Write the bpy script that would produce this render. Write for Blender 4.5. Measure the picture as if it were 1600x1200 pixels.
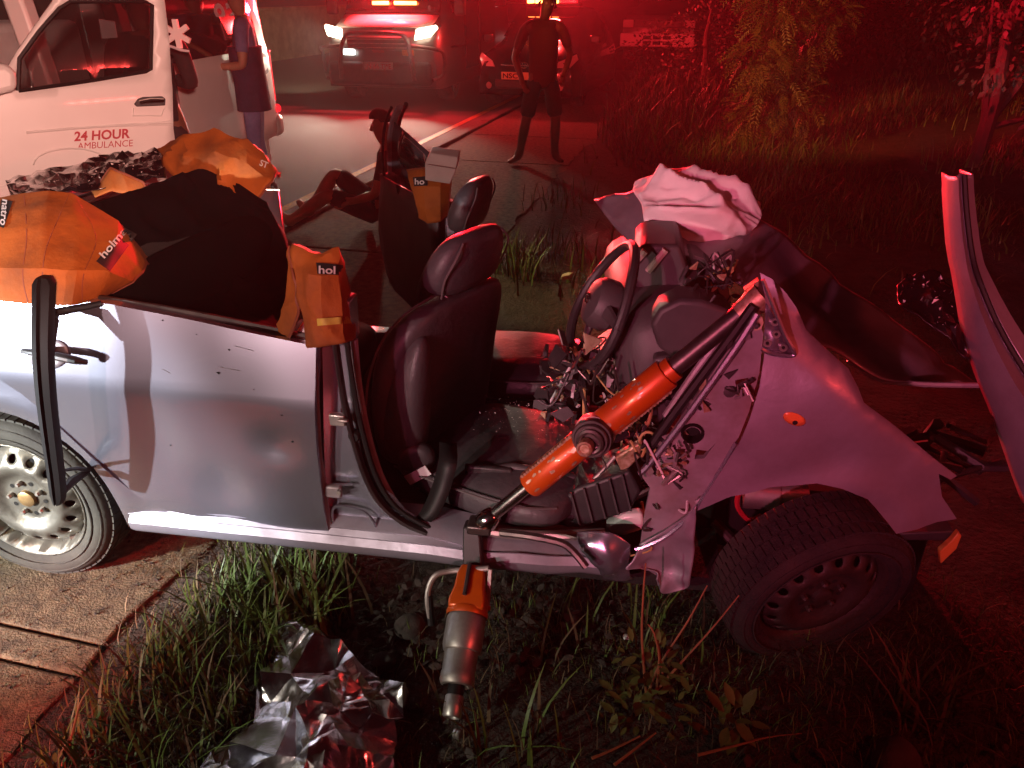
import bpy, bmesh, math, random
import numpy as np
from mathutils import Vector, Matrix, noise
from mathutils.geometry import delaunay_2d_cdt
random.seed(7)
R = math.radians
for o in list(bpy.data.objects): bpy.data.objects.remove(o)
SC = bpy.context.scene
COL = SC.collection

# ------------------------------------------------------------------ camera
CAM_H, PITCH, FPX = 1.75, R(27), 1200.0
cd = bpy.data.cameras.new('camera'); cam = bpy.data.objects.new('camera', cd); COL.objects.link(cam)
cd.sensor_width = 36; cd.lens = 36 * FPX / 1600; cd.clip_start = .05; cd.clip_end = 400
cam.location = (0, 0, CAM_H); cam.rotation_euler = (R(90) - PITCH, 0, 0)
SC.camera = cam

# ------------------------------------------------------------------ night sky
wd = bpy.data.worlds.new('World'); SC.world = wd; wd.use_nodes = True
nt = wd.node_tree; bg = nt.nodes['Background']
sky = nt.nodes.new('ShaderNodeTexSky'); sky.sky_type = 'NISHITA'; sky.sun_disc = False
sky.sun_elevation = R(-4); sky.sun_rotation = R(200)
nt.links.new(sky.outputs[0], bg.inputs[0]); bg.inputs[1].default_value = .05

# ------------------------------------------------------------------ lamps of the rescue vehicles round the wreck, with added fill spots
def lamp(name, kind, loc, to, col, power, size=.2, spot=60, blend=.6, size_y=None):
    l = bpy.data.lights.new(name, kind); o = bpy.data.objects.new(name, l); COL.objects.link(o)
    o.location = loc; d = Vector(to) - Vector(loc); o.rotation_euler = d.to_track_quat('-Z', 'Y').to_euler()
    l.color = col; l.energy = power
    if kind == 'AREA':
        l.size = size
        if size_y: l.shape = 'RECTANGLE'; l.size_y = size_y
    else: l.shadow_soft_size = size
    if kind == 'SPOT': l.spot_size = R(spot); l.spot_blend = blend
    return o
lamp('work_light', 'SPOT', (-5.0, -.75, 1.35), (-1.92, 2.0, .5), (.90, .95, 1.0), 2900, .04, 23, .5)
lamp('pavement_fill', 'SPOT', (-4.4, -.8, 1.9), (-2.0, 2.0, 0), (1, .76, .42), 900, .06, 25, .5)  # added spot, shaped to lay a golden pool on the pavement
lamp('seat_fill', 'SPOT', (-3.2, -2.6, 1.6), (-.3, 2.45, .78), (1, .66, .62), 560, .06, 23, .8)  # added fill for the driver seat, no vehicle lamp behind it
lamp('beacon_behind', 'SPOT', (-2.6, -3.4, 2.1), (.72, 2.1, 1.0), (1, .18, .32), 1050, .08, 22, .9)
lamp('panel_fill', 'SPOT', (.3, -3.4, 2.2), (1.85, 2.3, 1.05), (1, .22, .22), 260, .08, 18, .9)  # added red fill for the bent panel and bonnet end
lamp('grass_fill', 'SPOT', (-3.4, -1.4, 1.9), (-.72, 1.45, .1), (1, .93, .78), 300, .05, 27, .8)  # added spot to brighten the foreground grass
lamp('red_ground_fill', 'SPOT', (-2.6, -2.2, 2.3), (-1.52, 1.25, 0), (1, .03, .03), 1500, .06, 15, .7)  # narrow added spot that lays the red patch on the ground

SC.view_settings.view_transform = 'Standard'; SC.view_settings.look = 'None'
SC.view_settings.exposure = .15; SC.view_settings.gamma = 1
SC.cycles.use_denoising = True
SC.cycles.max_bounces = 5; SC.cycles.volume_bounces = 0; SC.cycles.caustics_reflective = False; SC.cycles.caustics_refractive = False; SC.cycles.light_sampling_threshold = .03; SC.cycles.adaptive_threshold = .025; SC.cycles.sample_clamp_indirect = 4

# ------------------------------------------------------------------ measuring helpers (places in metres)
_c, _s = math.cos(PITCH), math.sin(PITCH)
def ray(px, py):
    a = (px - 800) / FPX; v = (600 - py) / FPX
    return Vector((a, _c + v * _s, -_s + v * _c))
def G(px, py, z=0):
    d = ray(px, py); t = (z - CAM_H) / d.z
    return Vector((d.x * t, d.y * t, z))
def AY(px, py, Y):
    d = ray(px, py); t = Y / d.y
    return Vector((d.x * t, Y, CAM_H + d.z * t))
CAR_A = R(-9); CAR_O = Vector((-1.62, 2.03, 0))
EU = Vector((math.cos(CAR_A), math.sin(CAR_A), 0)); EW = Vector((-math.sin(CAR_A), math.cos(CAR_A), 0))
def C(px, py, w=0.):
    """car coordinates (along, across, up) of a spot on the lengthwise plane w"""
    d = ray(px, py); t = (w + CAR_O.dot(EW)) / d.dot(EW); p = Vector((d.x * t, d.y * t, CAM_H + d.z * t)) - CAR_O
    return Vector((p.dot(EU), w, p.z))
def CU(px, py, u):
    """car coordinates of a spot on the crosswise plane u"""
    d = ray(px, py); t = (u + (CAR_O).dot(EU)) / d.dot(EU); p = Vector((d.x * t, d.y * t, CAM_H + d.z * t)) - CAR_O
    return Vector((u, p.dot(EW), p.z))
def car2w(v): return CAR_O + EU * v[0] + EW * v[1] + Vector((0, 0, v[2]))
RD = Vector((.247, .969, 0)).normalized(); RN = Vector((RD.y, -RD.x, 0))       # along the road / to its right
def road(s, t, z=0): return RN * s + RD * t + Vector((0, 0, z))
def nz(p, sc=1., seed=0.): return noise.noise(Vector(p) * sc + Vector((seed, seed * 1.7, seed * .3)))
def sstep(a, b, x):
    t = max(0, min(1, (x - a) / (b - a))); return t * t * (3 - 2 * t)
def ground_z(x, y):
    s = x * RN.x + y * RN.y
    z = 0
    if s > -1.5:
        z = .035 * nz((x, y, 0), 1.3) * sstep(-1.5, -.9, s) + .02 * nz((x, y, 3), 5) * sstep(-1.5, -.9, s)
        z += .022 * (1 - abs(s + 1.32) / .2) if abs(s + 1.32) < .2 else 0
        z += .11 * max(0, s - 1.6) * sstep(3.5, 6.5, y)
    return z

# ------------------------------------------------------------------ materials
MATS = {}
def mat(name, col, rough=.5, metal=0., col2=None, scale=6., detail=4., bump=0., bscale=80., coat=0., rvar=0., spec=.5,
        emit=None, estr=0., trans=0., lo=.35, hi=.65, sheen=0., coat_rough=.06, bdist=.01, stretch=None, ior=None):
    m = bpy.data.materials.new(name); m.use_nodes = True; n = m.node_tree; b = n.nodes['Principled BSDF']; L = n.links.new
    b.inputs['Base Color'].default_value = (*col, 1); b.inputs['Roughness'].default_value = rough
    b.inputs['Metallic'].default_value = metal; b.inputs['Specular IOR Level'].default_value = spec
    b.inputs['Coat Weight'].default_value = coat; b.inputs['Coat Roughness'].default_value = coat_rough
    b.inputs['Transmission Weight'].default_value = trans
    if sheen: b.inputs['Sheen Weight'].default_value = sheen
    if ior: b.inputs['IOR'].default_value = ior
    if emit: b.inputs['Emission Color'].default_value = (*emit, 1); b.inputs['Emission Strength'].default_value = estr
    if col2 or bump or rvar:
        tc = n.nodes.new('ShaderNodeTexCoord'); src = tc.outputs['Object']
        if stretch:
            mp = n.nodes.new('ShaderNodeMapping'); mp.inputs['Scale'].default_value = stretch; L(src, mp.inputs[0]); src = mp.outputs[0]
        def nse(sc, dt):
            t = n.nodes.new('ShaderNodeTexNoise'); t.inputs['Scale'].default_value = sc; t.inputs['Detail'].default_value = dt
            t.inputs['Roughness'].default_value = .62; L(src, t.inputs['Vector']); return t
        if col2 or rvar:
            t = nse(scale, detail); rp = n.nodes.new('ShaderNodeMapRange'); rp.inputs[1].default_value = lo; rp.inputs[2].default_value = hi
            L(t.outputs[0], rp.inputs[0])
            if col2:
                mx = n.nodes.new('ShaderNodeMix'); mx.data_type = 'RGBA'; mx.inputs[6].default_value = (*col, 1); mx.inputs[7].default_value = (*col2, 1)
                L(rp.outputs[0], mx.inputs[0]); L(mx.outputs[2], b.inputs['Base Color'])
            if rvar:
                r2 = n.nodes.new('ShaderNodeMapRange'); r2.inputs[3].default_value = rough; r2.inputs[4].default_value = min(1, rough + rvar)
                L(rp.outputs[0], r2.inputs[0]); L(r2.outputs[0], b.inputs['Roughness'])
        if bump:
            t = nse(bscale, 5); bp = n.nodes.new('ShaderNodeBump'); bp.inputs['Strength'].default_value = bump; bp.inputs['Distance'].default_value = bdist
            L(t.outputs[0], bp.inputs['Height']); L(bp.outputs[0], b.inputs['Normal'])
    MATS[name] = m; return m
M = MATS
mat('asphalt', (.045, .044, .045), .75, col2=(.10, .098, .094), scale=90, detail=6, bump=.6, bscale=240, bdist=.006, rvar=.2)
mat('pavement', (.17, .135, .08), .92, col2=(.06, .045, .028), scale=22, detail=8, bump=.9, bscale=120, bdist=.012)
mat('kerb', (.10, .09, .075), .85, col2=(.05, .045, .04), scale=14, bump=.7, bscale=60)
mat('yellow_line', (.50, .27, .02), .7, col2=(.22, .14, .05), scale=25, detail=8, bump=.3, bscale=150)
mat('soil', (.028, .02, .014), .95, col2=(.055, .042, .03), scale=9, detail=9, bump=1, bscale=35, bdist=.05)
mat('wall_plaster', (.42, .36, .24), .85, col2=(.30, .26, .18), scale=3, bump=.3)
mat('paint_silver', (.50, .50, .60), .26, .85, col2=(.43, .43, .52), scale=2.5, coat=1., coat_rough=.05, lo=.1, hi=.9)
mat('paint_inner', (.36, .34, .38), .5, .3, col2=(.24, .20, .20), scale=9, coat=.2, bump=.06, bscale=30)
mat('hood_paint_dim', (.24, .20, .23), .45, .3, col2=(.15, .12, .14), scale=4, coat=.25, bump=.1, bscale=14)  # silver body paint darkened for the dim light on the bonnet
mat('paint_dusty', (.42, .40, .48), .42, .6, col2=(.27, .24, .28), scale=4, detail=9, coat=.3, coat_rough=.2, bump=.15, bscale=9, bdist=.02, rvar=.2)
mat('leather', (.044, .042, .047), .42, col2=(.066, .058, .062), scale=5, bump=.5, bscale=15, bdist=.012, rvar=.15)
mat('leather_seam', (.10, .09, .09), .6)
mat('black_plastic', (.018, .017, .018), .5, col2=(.032, .029, .03), scale=14, bump=.25, bscale=200, bdist=.003)
mat('grey_plastic', (.06, .055, .057), .5, col2=(.042, .038, .04), scale=8, bump=.3, bscale=220, bdist=.003)
mat('dark_fabric', (.003, .0025, .003), .95, spec=.1)
mat('carpet', (.012, .011, .011), .97, col2=(.02, .018, .017), scale=40, bump=.6, bscale=150)
mat('rubber', (.032, .03, .028), .8, col2=(.075, .068, .056), scale=7, detail=8, bump=.4, bscale=60, bdist=.005)
mat('rubber_dusty', (.065, .064, .054), .85, col2=(.03, .028, .025), scale=6, detail=9, bump=.4, bscale=60, bdist=.005)
mat('rubber_black', (.008, .008, .008), .55, spec=.3)
mat('rubber_muddy_shaded', (.035, .025, .021), .9, col2=(.015, .012, .012), scale=7, detail=9, bump=.9, bscale=45, bdist=.01)  # front tyre, colour also darkened for the shade it stands in
mat('steel_rim', (.20, .195, .17), .45, .6, col2=(.11, .10, .085), scale=9, detail=8, bump=.15, bscale=60)
mat('steel_rim_dirty_shaded', (.07, .052, .046), .6, .5, col2=(.05, .036, .03), scale=8, detail=8, bump=.35, bscale=40)  # front rim, colour also darkened for the shade it stands in
mat('hub_gold', (.42, .28, .12), .5, .7, col2=(.25, .16, .08), scale=20)
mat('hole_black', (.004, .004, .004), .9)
mat('steel', (.52, .50, .46), .36, .85, col2=(.33, .30, .27), scale=16, rvar=.2)
mat('chrome', (.72, .70, .66), .12, 1., col2=(.6, .57, .52), scale=10, rvar=.12)
mat('dark_steel', (.07, .065, .062), .42, .8, col2=(.13, .11, .10), scale=18, detail=8)
mat('ram_orange', (.62, .105, .008), .3, .3, col2=(.45, .06, .006), scale=8, coat=.4, rvar=.2)
mat('worn_metal', (.55, .42, .30), .5, .6, col2=(.3, .16, .08), scale=60)
mat('cover_orange', (.37, .088, .005), .8, col2=(.12, .03, .004), scale=4, detail=8, bump=.35, bscale=30, bdist=.01, lo=.42, hi=.72)
mat('cover_edge', (.22, .05, .02), .7)
mat('cover_yellow', (.55, .42, .05), .7, col2=(.35, .26, .05), scale=20)
mat('cover_black', (.012, .012, .012), .7)
mat('print_white', (.72, .70, .68), .6)
mat('cloth_white', (.80, .76, .74), .8, col2=(.70, .66, .64), scale=6, bump=.2, bscale=40, sheen=.2)
mat('foil', (.92, .88, .88), .13, 1., rvar=.12, scale=14, bump=.18, bscale=18, bdist=.012)
mat('black_film', (.008, .006, .007), .2, 0., coat=.6, spec=.3)
mat('van_white', (.80, .77, .74), .3, col2=(.72, .69, .66), scale=1.5, coat=.5, coat_rough=.05, rvar=.08)
mat('van_silver', (.09, .09, .09), .35, .4, coat=.5)
mat('car_black', (.010, .010, .011), .25, 0, coat=.8)
mat('dark_glass', (.012, .010, .010), .06, 0, spec=.8)
mat('decal_red', (.42, .015, .03), .5)
mat('decal_grey', (.10, .10, .09), .5)
mat('door_trim_dark', (.02, .018, .018), .6)
mat('interior_grey', (.12, .115, .105), .7, col2=(.09, .085, .08), scale=4)
mat('plate_yellow', (.72, .60, .28), .5)
mat('plate_white', (.75, .72, .70), .5)
mat('lens_red', (.5, .01, .01), .2, coat=1, emit=(1, .02, .03), estr=1.2)
mat('lens_clear', (.55, .5, .48), .12, coat=1)
mat('lens_amber', (.62, .22, .05), .3, coat=.6)
mat('led_red', (1, .1, .05), .4, emit=(1, .10, .03), estr=60)
mat('led_hot', (1, .5, .2), .4, emit=(1, .16, .03), estr=22)
mat('headlight_glow', (1, 1, .9), .4, emit=(1, .90, .62), estr=7)
mat('fog_glow', (1, 1, .95), .4, emit=(.95, 1, .92), estr=5)
mat('lamp_dim', (1, .8, .6), .4, emit=(1, .6, .25), estr=3)
mat('skin', (.15, .072, .042), .55, col2=(.12, .055, .032), scale=12)
mat('skin_light', (.40, .21, .13), .55, col2=(.33, .16, .10), scale=12)
mat('hair', (.006, .005, .005), .9, bump=1, bscale=150)
mat('uniform_navy', (.018, .02, .05), .85, col2=(.028, .03, .07), scale=9, bump=.3, bscale=60)
mat('uniform_blue', (.16, .17, .32), .85, col2=(.11, .12, .24), scale=8, bump=.3, bscale=50)
mat('reflective', (.62, .58, .60), .5)
mat('cloth_dark', (.014, .012, .013), .9, col2=(.022, .018, .02), scale=9, bump=.3, bscale=50)
mat('cloth_maroon', (.10, .02, .02), .9, bump=.3, bscale=40)
mat('leaf', (.075, .10, .022), .55, col2=(.13, .14, .035), scale=14, spec=.35)
mat('leaf_bush', (.14, .11, .025), .55, col2=(.08, .07, .02), scale=9, spec=.4)
mat('leaf_tree', (.07, .06, .03), .6, col2=(.04, .04, .02), scale=5)
mat('grass', (.11, .17, .03), .5, col2=(.06, .095, .02), scale=3, spec=.4)
mat('grass_dry', (.14, .095, .045), .8, col2=(.06, .042, .022), scale=4)
mat('twig', (.30, .11, .045), .6, col2=(.2, .08, .035), scale=20)
mat('bark', (.06, .04, .028), .9, bump=.8, bscale=40)
mat('stone', (.07, .058, .048), .9, col2=(.04, .033, .028), scale=9, bump=.6, bscale=30)
mat('broken_wood', (.50, .42, .26), .8, col2=(.35, .28, .16), scale=20, bump=.5)
mat('wire_tan', (.45, .30, .12), .6)
mat('orange_lens', (.75, .20, .05), .35, coat=.5)
mat('card', (.42, .34, .30), .85, col2=(.33, .27, .24), scale=6)
mat('glass_crumb', (.75, .74, .72), .1, 0, spec=1.)
# ------------------------------------------------------------------ building helpers
def V(*a): return Vector(a)
def empty(name, label, cat, loc=(0, 0, 0), rz=0., group=None):
    o = bpy.data.objects.new(name, None); COL.objects.link(o); o.location = loc; o.rotation_euler = (0, 0, rz)
    return tag(o, label, cat, group)
def tag(o, label=None, cat=None, group=None, kind=None):
    if label: o['label'] = label
    if cat: o['category'] = cat
    if group: o['group'] = group
    if kind: o['kind'] = kind
    return o
def link(name, me, m, parent=None, smooth=35, bevel=0., sub=0, solid=0., bseg=2, off=0.):
    o = bpy.data.objects.new(name, me); COL.objects.link(o)
    if m:
        for k in (m if isinstance(m, (list, tuple)) else [m]): me.materials.append(M[k] if isinstance(k, str) else k)
    if smooth and len(me.polygons):
        me.polygons.foreach_set('use_smooth', [True] * len(me.polygons))
        if smooth < 180: me.set_sharp_from_angle(angle=R(smooth))
    if solid:
        q = o.modifiers.new('solid', 'SOLIDIFY'); q.thickness = solid; q.offset = off
    if bevel:
        q = o.modifiers.new('bevel', 'BEVEL'); q.width = bevel; q.segments = bseg; q.limit_method = 'ANGLE'; q.angle_limit = R(35)
    if sub:
        q = o.modifiers.new('sub', 'SUBSURF'); q.levels = sub; q.render_levels = sub
    if parent: o.parent = parent
    return o
def frame(d, up=V(0, 0, 1)):
    d = d.normalized(); a = up.cross(d)
    if a.length < 1e-4: a = V(1, 0, 0).cross(d)
    a.normalize(); return a, d.cross(a)
class MB:
    def __init__(s): s.v = []; s.f = []; s.mi = []
    def add(s, v, f, mi=0):
        n = len(s.v); s.v += [tuple(p) for p in v]; s.f += [tuple(i + n for i in q) for q in f]; s.mi += [mi] * len(f); return s
    def box(s, c, d, rot=None, mi=0):
        c = Vector(c); r = rot if rot is not None else Matrix.Identity(3)
        v = [c + r @ V(x * d[0] / 2, y * d[1] / 2, z * d[2] / 2) for x in (-1, 1) for y in (-1, 1) for z in (-1, 1)]
        return s.add(v, [(0, 1, 3, 2), (4, 6, 7, 5), (0, 4, 5, 1), (2, 3, 7, 6), (0, 2, 6, 4), (1, 5, 7, 3)], mi)
    def tube(s, pts, r, n=8, caps=True, flat=1., up=V(0, 0, 1), mi=0):
        pts = [Vector(p) for p in pts]; k = len(pts); rs = r if isinstance(r, (list, tuple)) else [r] * k
        v = []; a0 = None
        for i, p in enumerate(pts):
            d = (pts[min(i + 1, k - 1)] - pts[max(i - 1, 0)]).normalized()
            if a0 is None: a, b = frame(d, up)
            else:
                a = (a0 - d * a0.dot(d)).normalized(); b = d.cross(a)
            a0 = a
            for j in range(n):
                t = 2 * math.pi * j / n; v.append(p + a * math.cos(t) * rs[i] + b * math.sin(t) * rs[i] * flat)
        f = [(i * n + j, i * n + (j + 1) % n, (i + 1) * n + (j + 1) % n, (i + 1) * n + j) for i in range(k - 1) for j in range(n)]
        if caps: f += [tuple(range(n - 1, -1, -1)), tuple(range((k - 1) * n, k * n))]
        return s.add(v, f, mi)
    def lathe(s, prof, o, axis, n=32, closed=False, mi=0):
        o = Vector(o); axis = Vector(axis).normalized(); a, b = frame(axis)
        v = [o + axis * h + (a * math.cos(2 * math.pi * j / n) + b * math.sin(2 * math.pi * j / n)) * r for r, h in prof for j in range(n)]
        k = len(prof)
        f = [(i * n + j, i * n + (j + 1) % n, (i + 1) * n + (j + 1) % n, (i + 1) * n + j) for i in range(k - 1) for j in range(n)]
        if closed: f += [tuple(range(n - 1, -1, -1)), tuple(range((k - 1) * n, k * n))]
        return s.add(v, f, mi)
    def loft(s, secs, caps=True, closed=True, mi=0):
        n = len(secs[0]); k = len(secs); v = [p for q in secs for p in q]; e = n if closed else n - 1
        f = [(i * n + j, i * n + (j + 1) % n, (i + 1) * n + (j + 1) % n, (i + 1) * n + j) for i in range(k - 1) for j in range(e)]
        if caps and closed: f += [tuple(range(n - 1, -1, -1)), tuple(range((k - 1) * n, k * n))]
        return s.add(v, f, mi)
    def grid(s, rows, mi=0): return s.loft(rows, caps=False, closed=False, mi=mi)
    def prism(s, pts, d, mi=0):
        pts = [Vector(p) for p in pts]; d = Vector(d); n = len(pts)
        f = [tuple(range(n - 1, -1, -1)), tuple(range(n, 2 * n))] + [(i, (i + 1) % n, n + (i + 1) % n, n + i) for i in range(n)]
        return s.add(pts + [p + d for p in pts], f, mi)
    def build(s, name, m, parent=None, **k):
        me = bpy.data.meshes.new(name); me.from_pydata(s.v, [], s.f)
        if any(s.mi): me.polygons.foreach_set('material_index', s.mi)
        bm = bmesh.new(); bm.from_mesh(me); bmesh.ops.recalc_face_normals(bm, faces=bm.faces); bm.to_mesh(me); bm.free()
        return link(name, me, m, parent, **k)
def inside(p, poly):
    x, y = p[0], p[1]; r = False; j = len(poly) - 1
    for i in range(len(poly)):
        xi, yi = poly[i][0], poly[i][1]; xj, yj = poly[j][0], poly[j][1]
        if (yi > y) != (yj > y) and x < (xj - xi) * (y - yi) / (yj - yi) + xi: r = not r
        j = i
    return r
def resample(poly, step):
    out = []
    for i, a in enumerate(poly):
        b = poly[(i + 1) % len(poly)]; d = math.hypot(b[0] - a[0], b[1] - a[1]); n = max(1, int(d / step))
        out += [(a[0] + (b[0] - a[0]) * k / n, a[1] + (b[1] - a[1]) * k / n) for k in range(n)]
    return out
def smooth_poly(pts, n=4, closed=True):
    k = len(pts); out = []
    for i in range(k if closed else k - 1):
        p = [Vector(pts[(i + q) % k] if closed else pts[max(0, min(k - 1, i + q))]) for q in (-1, 0, 1, 2)]
        for j in range(n):
            t = j / n
            out.append(.5 * ((2 * p[1]) + (p[2] - p[0]) * t + (2 * p[0] - 5 * p[1] + 4 * p[2] - p[3]) * t * t + (3 * p[1] - p[0] - 3 * p[2] + p[3]) * t ** 3))
    if not closed: out.append(Vector(pts[-1]))
    return out
def panel_mesh(name, out, fn, holes=(), step=.04):
    loops = [resample(out, step)] + [resample(h, step * .7) for h in holes]
    vs = []; es = []
    for l in loops:
        n = len(vs); vs += [Vector((p[0], p[1])) for p in l]; es += [(n + i, n + (i + 1) % len(l)) for i in range(len(l))]
    x0, x1 = min(p[0] for p in out), max(p[0] for p in out); y0, y1 = min(p[1] for p in out), max(p[1] for p in out)
    bd = [Vector(v) for v in vs]
    arr = np.array([(v.x, v.y) for v in bd])
    y = y0 + step / 2; row = 0
    while y < y1:
        x = x0 + step * (.5 if row % 2 else 1)
        while x < x1:
            if inside((x, y), out) and not any(inside((x, y), h) for h in holes):
                if ((arr[:, 0] - x) ** 2 + (arr[:, 1] - y) ** 2).min() > (step * .55) ** 2: vs.append(Vector((x, y)))
            x += step
        y += step * .87; row += 1
    r = delaunay_2d_cdt(vs, es, [], 0, 1e-6)
    nv, nf = r[0], r[2]; fs = []
    for q in nf:
        c = sum((nv[i] for i in q), Vector((0, 0))) / len(q)
        if inside(c, out) and not any(inside(c, h) for h in holes): fs.append(tuple(q))
    me = bpy.data.meshes.new(name); me.from_pydata([tuple(fn(p.x, p.y)) for p in nv], [], fs)
    bm = bmesh.new(); bm.from_mesh(me); bmesh.ops.delete(bm, geom=[v for v in bm.verts if not v.link_faces], context='VERTS')
    bmesh.ops.recalc_face_normals(bm, faces=bm.faces); bm.to_mesh(me); bm.free()
    return me
def panel(name, out, fn, m, parent=None, holes=(), step=.04, thick=.006, smooth=60, bevel=0., off=0., ext=None):
    if ext is not None:
        me = panel_mesh(name, out, fn, holes, step); bm = bmesh.new(); bm.from_mesh(me)
        r = bmesh.ops.extrude_face_region(bm, geom=bm.faces[:]); vs = [g for g in r['geom'] if isinstance(g, bmesh.types.BMVert)]
        for v in vs: v.co += Vector(ext)
        bmesh.ops.recalc_face_normals(bm, faces=bm.faces); bm.to_mesh(me); bm.free()
        return link(name, me, m, parent, smooth=smooth)
    return link(name, panel_mesh(name, out, fn, holes, step), m, parent, smooth=smooth, solid=thick, bevel=bevel, off=off)
def cat(p0, p1, p2, p3, t):
    return .5 * ((2 * p1) + (p2 - p0) * t + (2 * p0 - 5 * p1 + 4 * p2 - p3) * t * t + (3 * p1 - p0 - 3 * p2 + p3) * t ** 3)
def surf(rows, lin=False):
    """smooth surface through a net of points, called with (row, column) numbers"""
    rows = [[Vector(p) for p in r] for r in rows]; nr, nc = len(rows), len(rows[0])
    def S(a, b):
        if lin:
            i = max(0, min(nr - 2, int(a))); j = max(0, min(nc - 2, int(b))); u, v = a - i, b - j
            return rows[i][j].lerp(rows[i][j + 1], v).lerp(rows[i + 1][j].lerp(rows[i + 1][j + 1], v), u)
        i = max(0, min(nr - 2, int(a))); j = max(0, min(nc - 2, int(b))); ta, tb = a - i, b - j
        g = lambda q: [rows[q][max(0, min(nc - 1, j + k))] for k in (-1, 0, 1, 2)]
        cs = [cat(*g(max(0, min(nr - 1, i + k))), tb) for k in (-1, 0, 1, 2)]
        return cat(*cs, ta)
    S.n = (nr - 1, nc - 1)
    def N(a, b, e=.05):
        du = S(min(a + e, nr - 1), b) - S(max(a - e, 0), b); dv = S(a, min(b + e, nc - 1)) - S(a, max(b - e, 0))
        n = dv.cross(du); return n.normalized() if n.length > 1e-9 else V(0, -1, 0)
    S.N = N; return S
def cloth(name, rows, m, parent=None, q=6, wr=.008, wsc=9., seed=1., thick=.004, smooth=70, crease=.0, lin=False):
    S = surf(rows, lin); nr, nc = S.n[0] * q, S.n[1] * q; g = []
    def P(a, b):
        p = S(a, b); n = S.N(a, b)
        d = wr * (nz(p, wsc, seed) + .5 * nz(p, wsc * 2.3, seed + 5))
        if crease: d -= crease * (1 - abs(nz(p, wsc * .8, seed + 9))) ** 6
        return p + n * d
    for i in range(nr + 1): g.append([P(i / q, j / q) for j in range(nc + 1)])
    o = MB().grid(g).build(name, m, parent, smooth=smooth, solid=thick); S.P = P
    return o, S
_tc = {}
def text_mesh(txt, bold=.0):
    k = (txt, bold)
    if k not in _tc:
        c = bpy.data.curves.new('t', 'FONT'); c.body = txt; c.size = 1; c.offset = bold; c.resolution_u = 3; c.align_x = 'LEFT'
        o = bpy.data.objects.new('t', c); COL.objects.link(o); bpy.context.view_layer.update()
        me = bpy.data.meshes.new_from_object(o); bpy.data.objects.remove(o)
        bm = bmesh.new(); bm.from_mesh(me); bmesh.ops.triangulate(bm, faces=bm.faces)
        bmesh.ops.subdivide_edges(bm, edges=[e for e in bm.edges if e.calc_length() > .25], cuts=1)
        vs = [v.co.copy() for v in bm.verts]; fs = [tuple(v.index for v in f.verts) for f in bm.faces]; bm.free()
        _tc[k] = (vs, fs)
    return _tc[k]
def text(name, txt, fn, m, parent=None, bold=.0, xs=None):
    """lettering: fn maps (0..1 along, height in cap units) to a place"""
    vs, fs = text_mesh(txt, bold); x0 = min(v.x for v in vs); x1 = max(v.x for v in vs); h = max(v.y for v in vs); b0 = min(v.y for v in vs)
    b0 = 0 if b0 > -.05 else b0
    me = bpy.data.meshes.new(name); me.from_pydata([tuple(fn((v.x - x0) / (x1 - x0), v.y / h)) for v in vs], [], fs)
    return link(name, me, m, parent, smooth=0)
def plane_text(name, txt, o, ex, ey, m, parent=None, bold=.02):
    """o lower left corner, ex full width vector, ey cap height vector"""
    o, ex, ey = Vector(o), Vector(ex), Vector(ey)
    return text(name, txt, lambda a, b: o + ex * a + ey * b, m, parent, bold)
def ring_pts(c, a, b, n=24, a0=0, a1=2 * math.pi):
    return [Vector(c) + Vector(a) * math.cos(a0 + (a1 - a0) * i / n) + Vector(b) * math.sin(a0 + (a1 - a0) * i / n) for i in range(n + 1)]
def superloft(path, n=20, e=2.6):
    """cushion through stations (centre, half vector A, half vector B)"""
    secs = []
    for c, a, b in path:
        c, a, b = Vector(c), Vector(a), Vector(b); r = []
        for j in range(n):
            t = 2 * math.pi * j / n; ct, st = math.cos(t), math.sin(t)
            r.append(c + a * math.copysign(abs(ct) ** (2 / e), ct) + b * math.copysign(abs(st) ** (2 / e), st))
        secs.append(r)
    return MB().loft(secs)
def skin(name, pts, edges, m, parent=None, root=0, sub=1):
    """pts: list of (position, radius or (rx, ry)); one continuous limb surface"""
    me = bpy.data.meshes.new(name); me.from_pydata([tuple(p[0]) for p in pts], edges, [])
    o = bpy.data.objects.new(name, me); COL.objects.link(o)
    o.modifiers.new('skin', 'SKIN').use_smooth_shade = True
    for i, p in enumerate(pts):
        d = me.skin_vertices[0].data[i]; d.radius = p[1] if isinstance(p[1], tuple) else (p[1], p[1]); d.use_root = i == root
    s = o.modifiers.new('sub', 'SUBSURF'); s.levels = sub; s.render_levels = sub
    dg = bpy.context.evaluated_depsgraph_get(); me2 = bpy.data.meshes.new_from_object(o.evaluated_get(dg)); bpy.data.objects.remove(o)
    me2.name = name
    return link(name, me2, m, parent, smooth=180)
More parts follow.
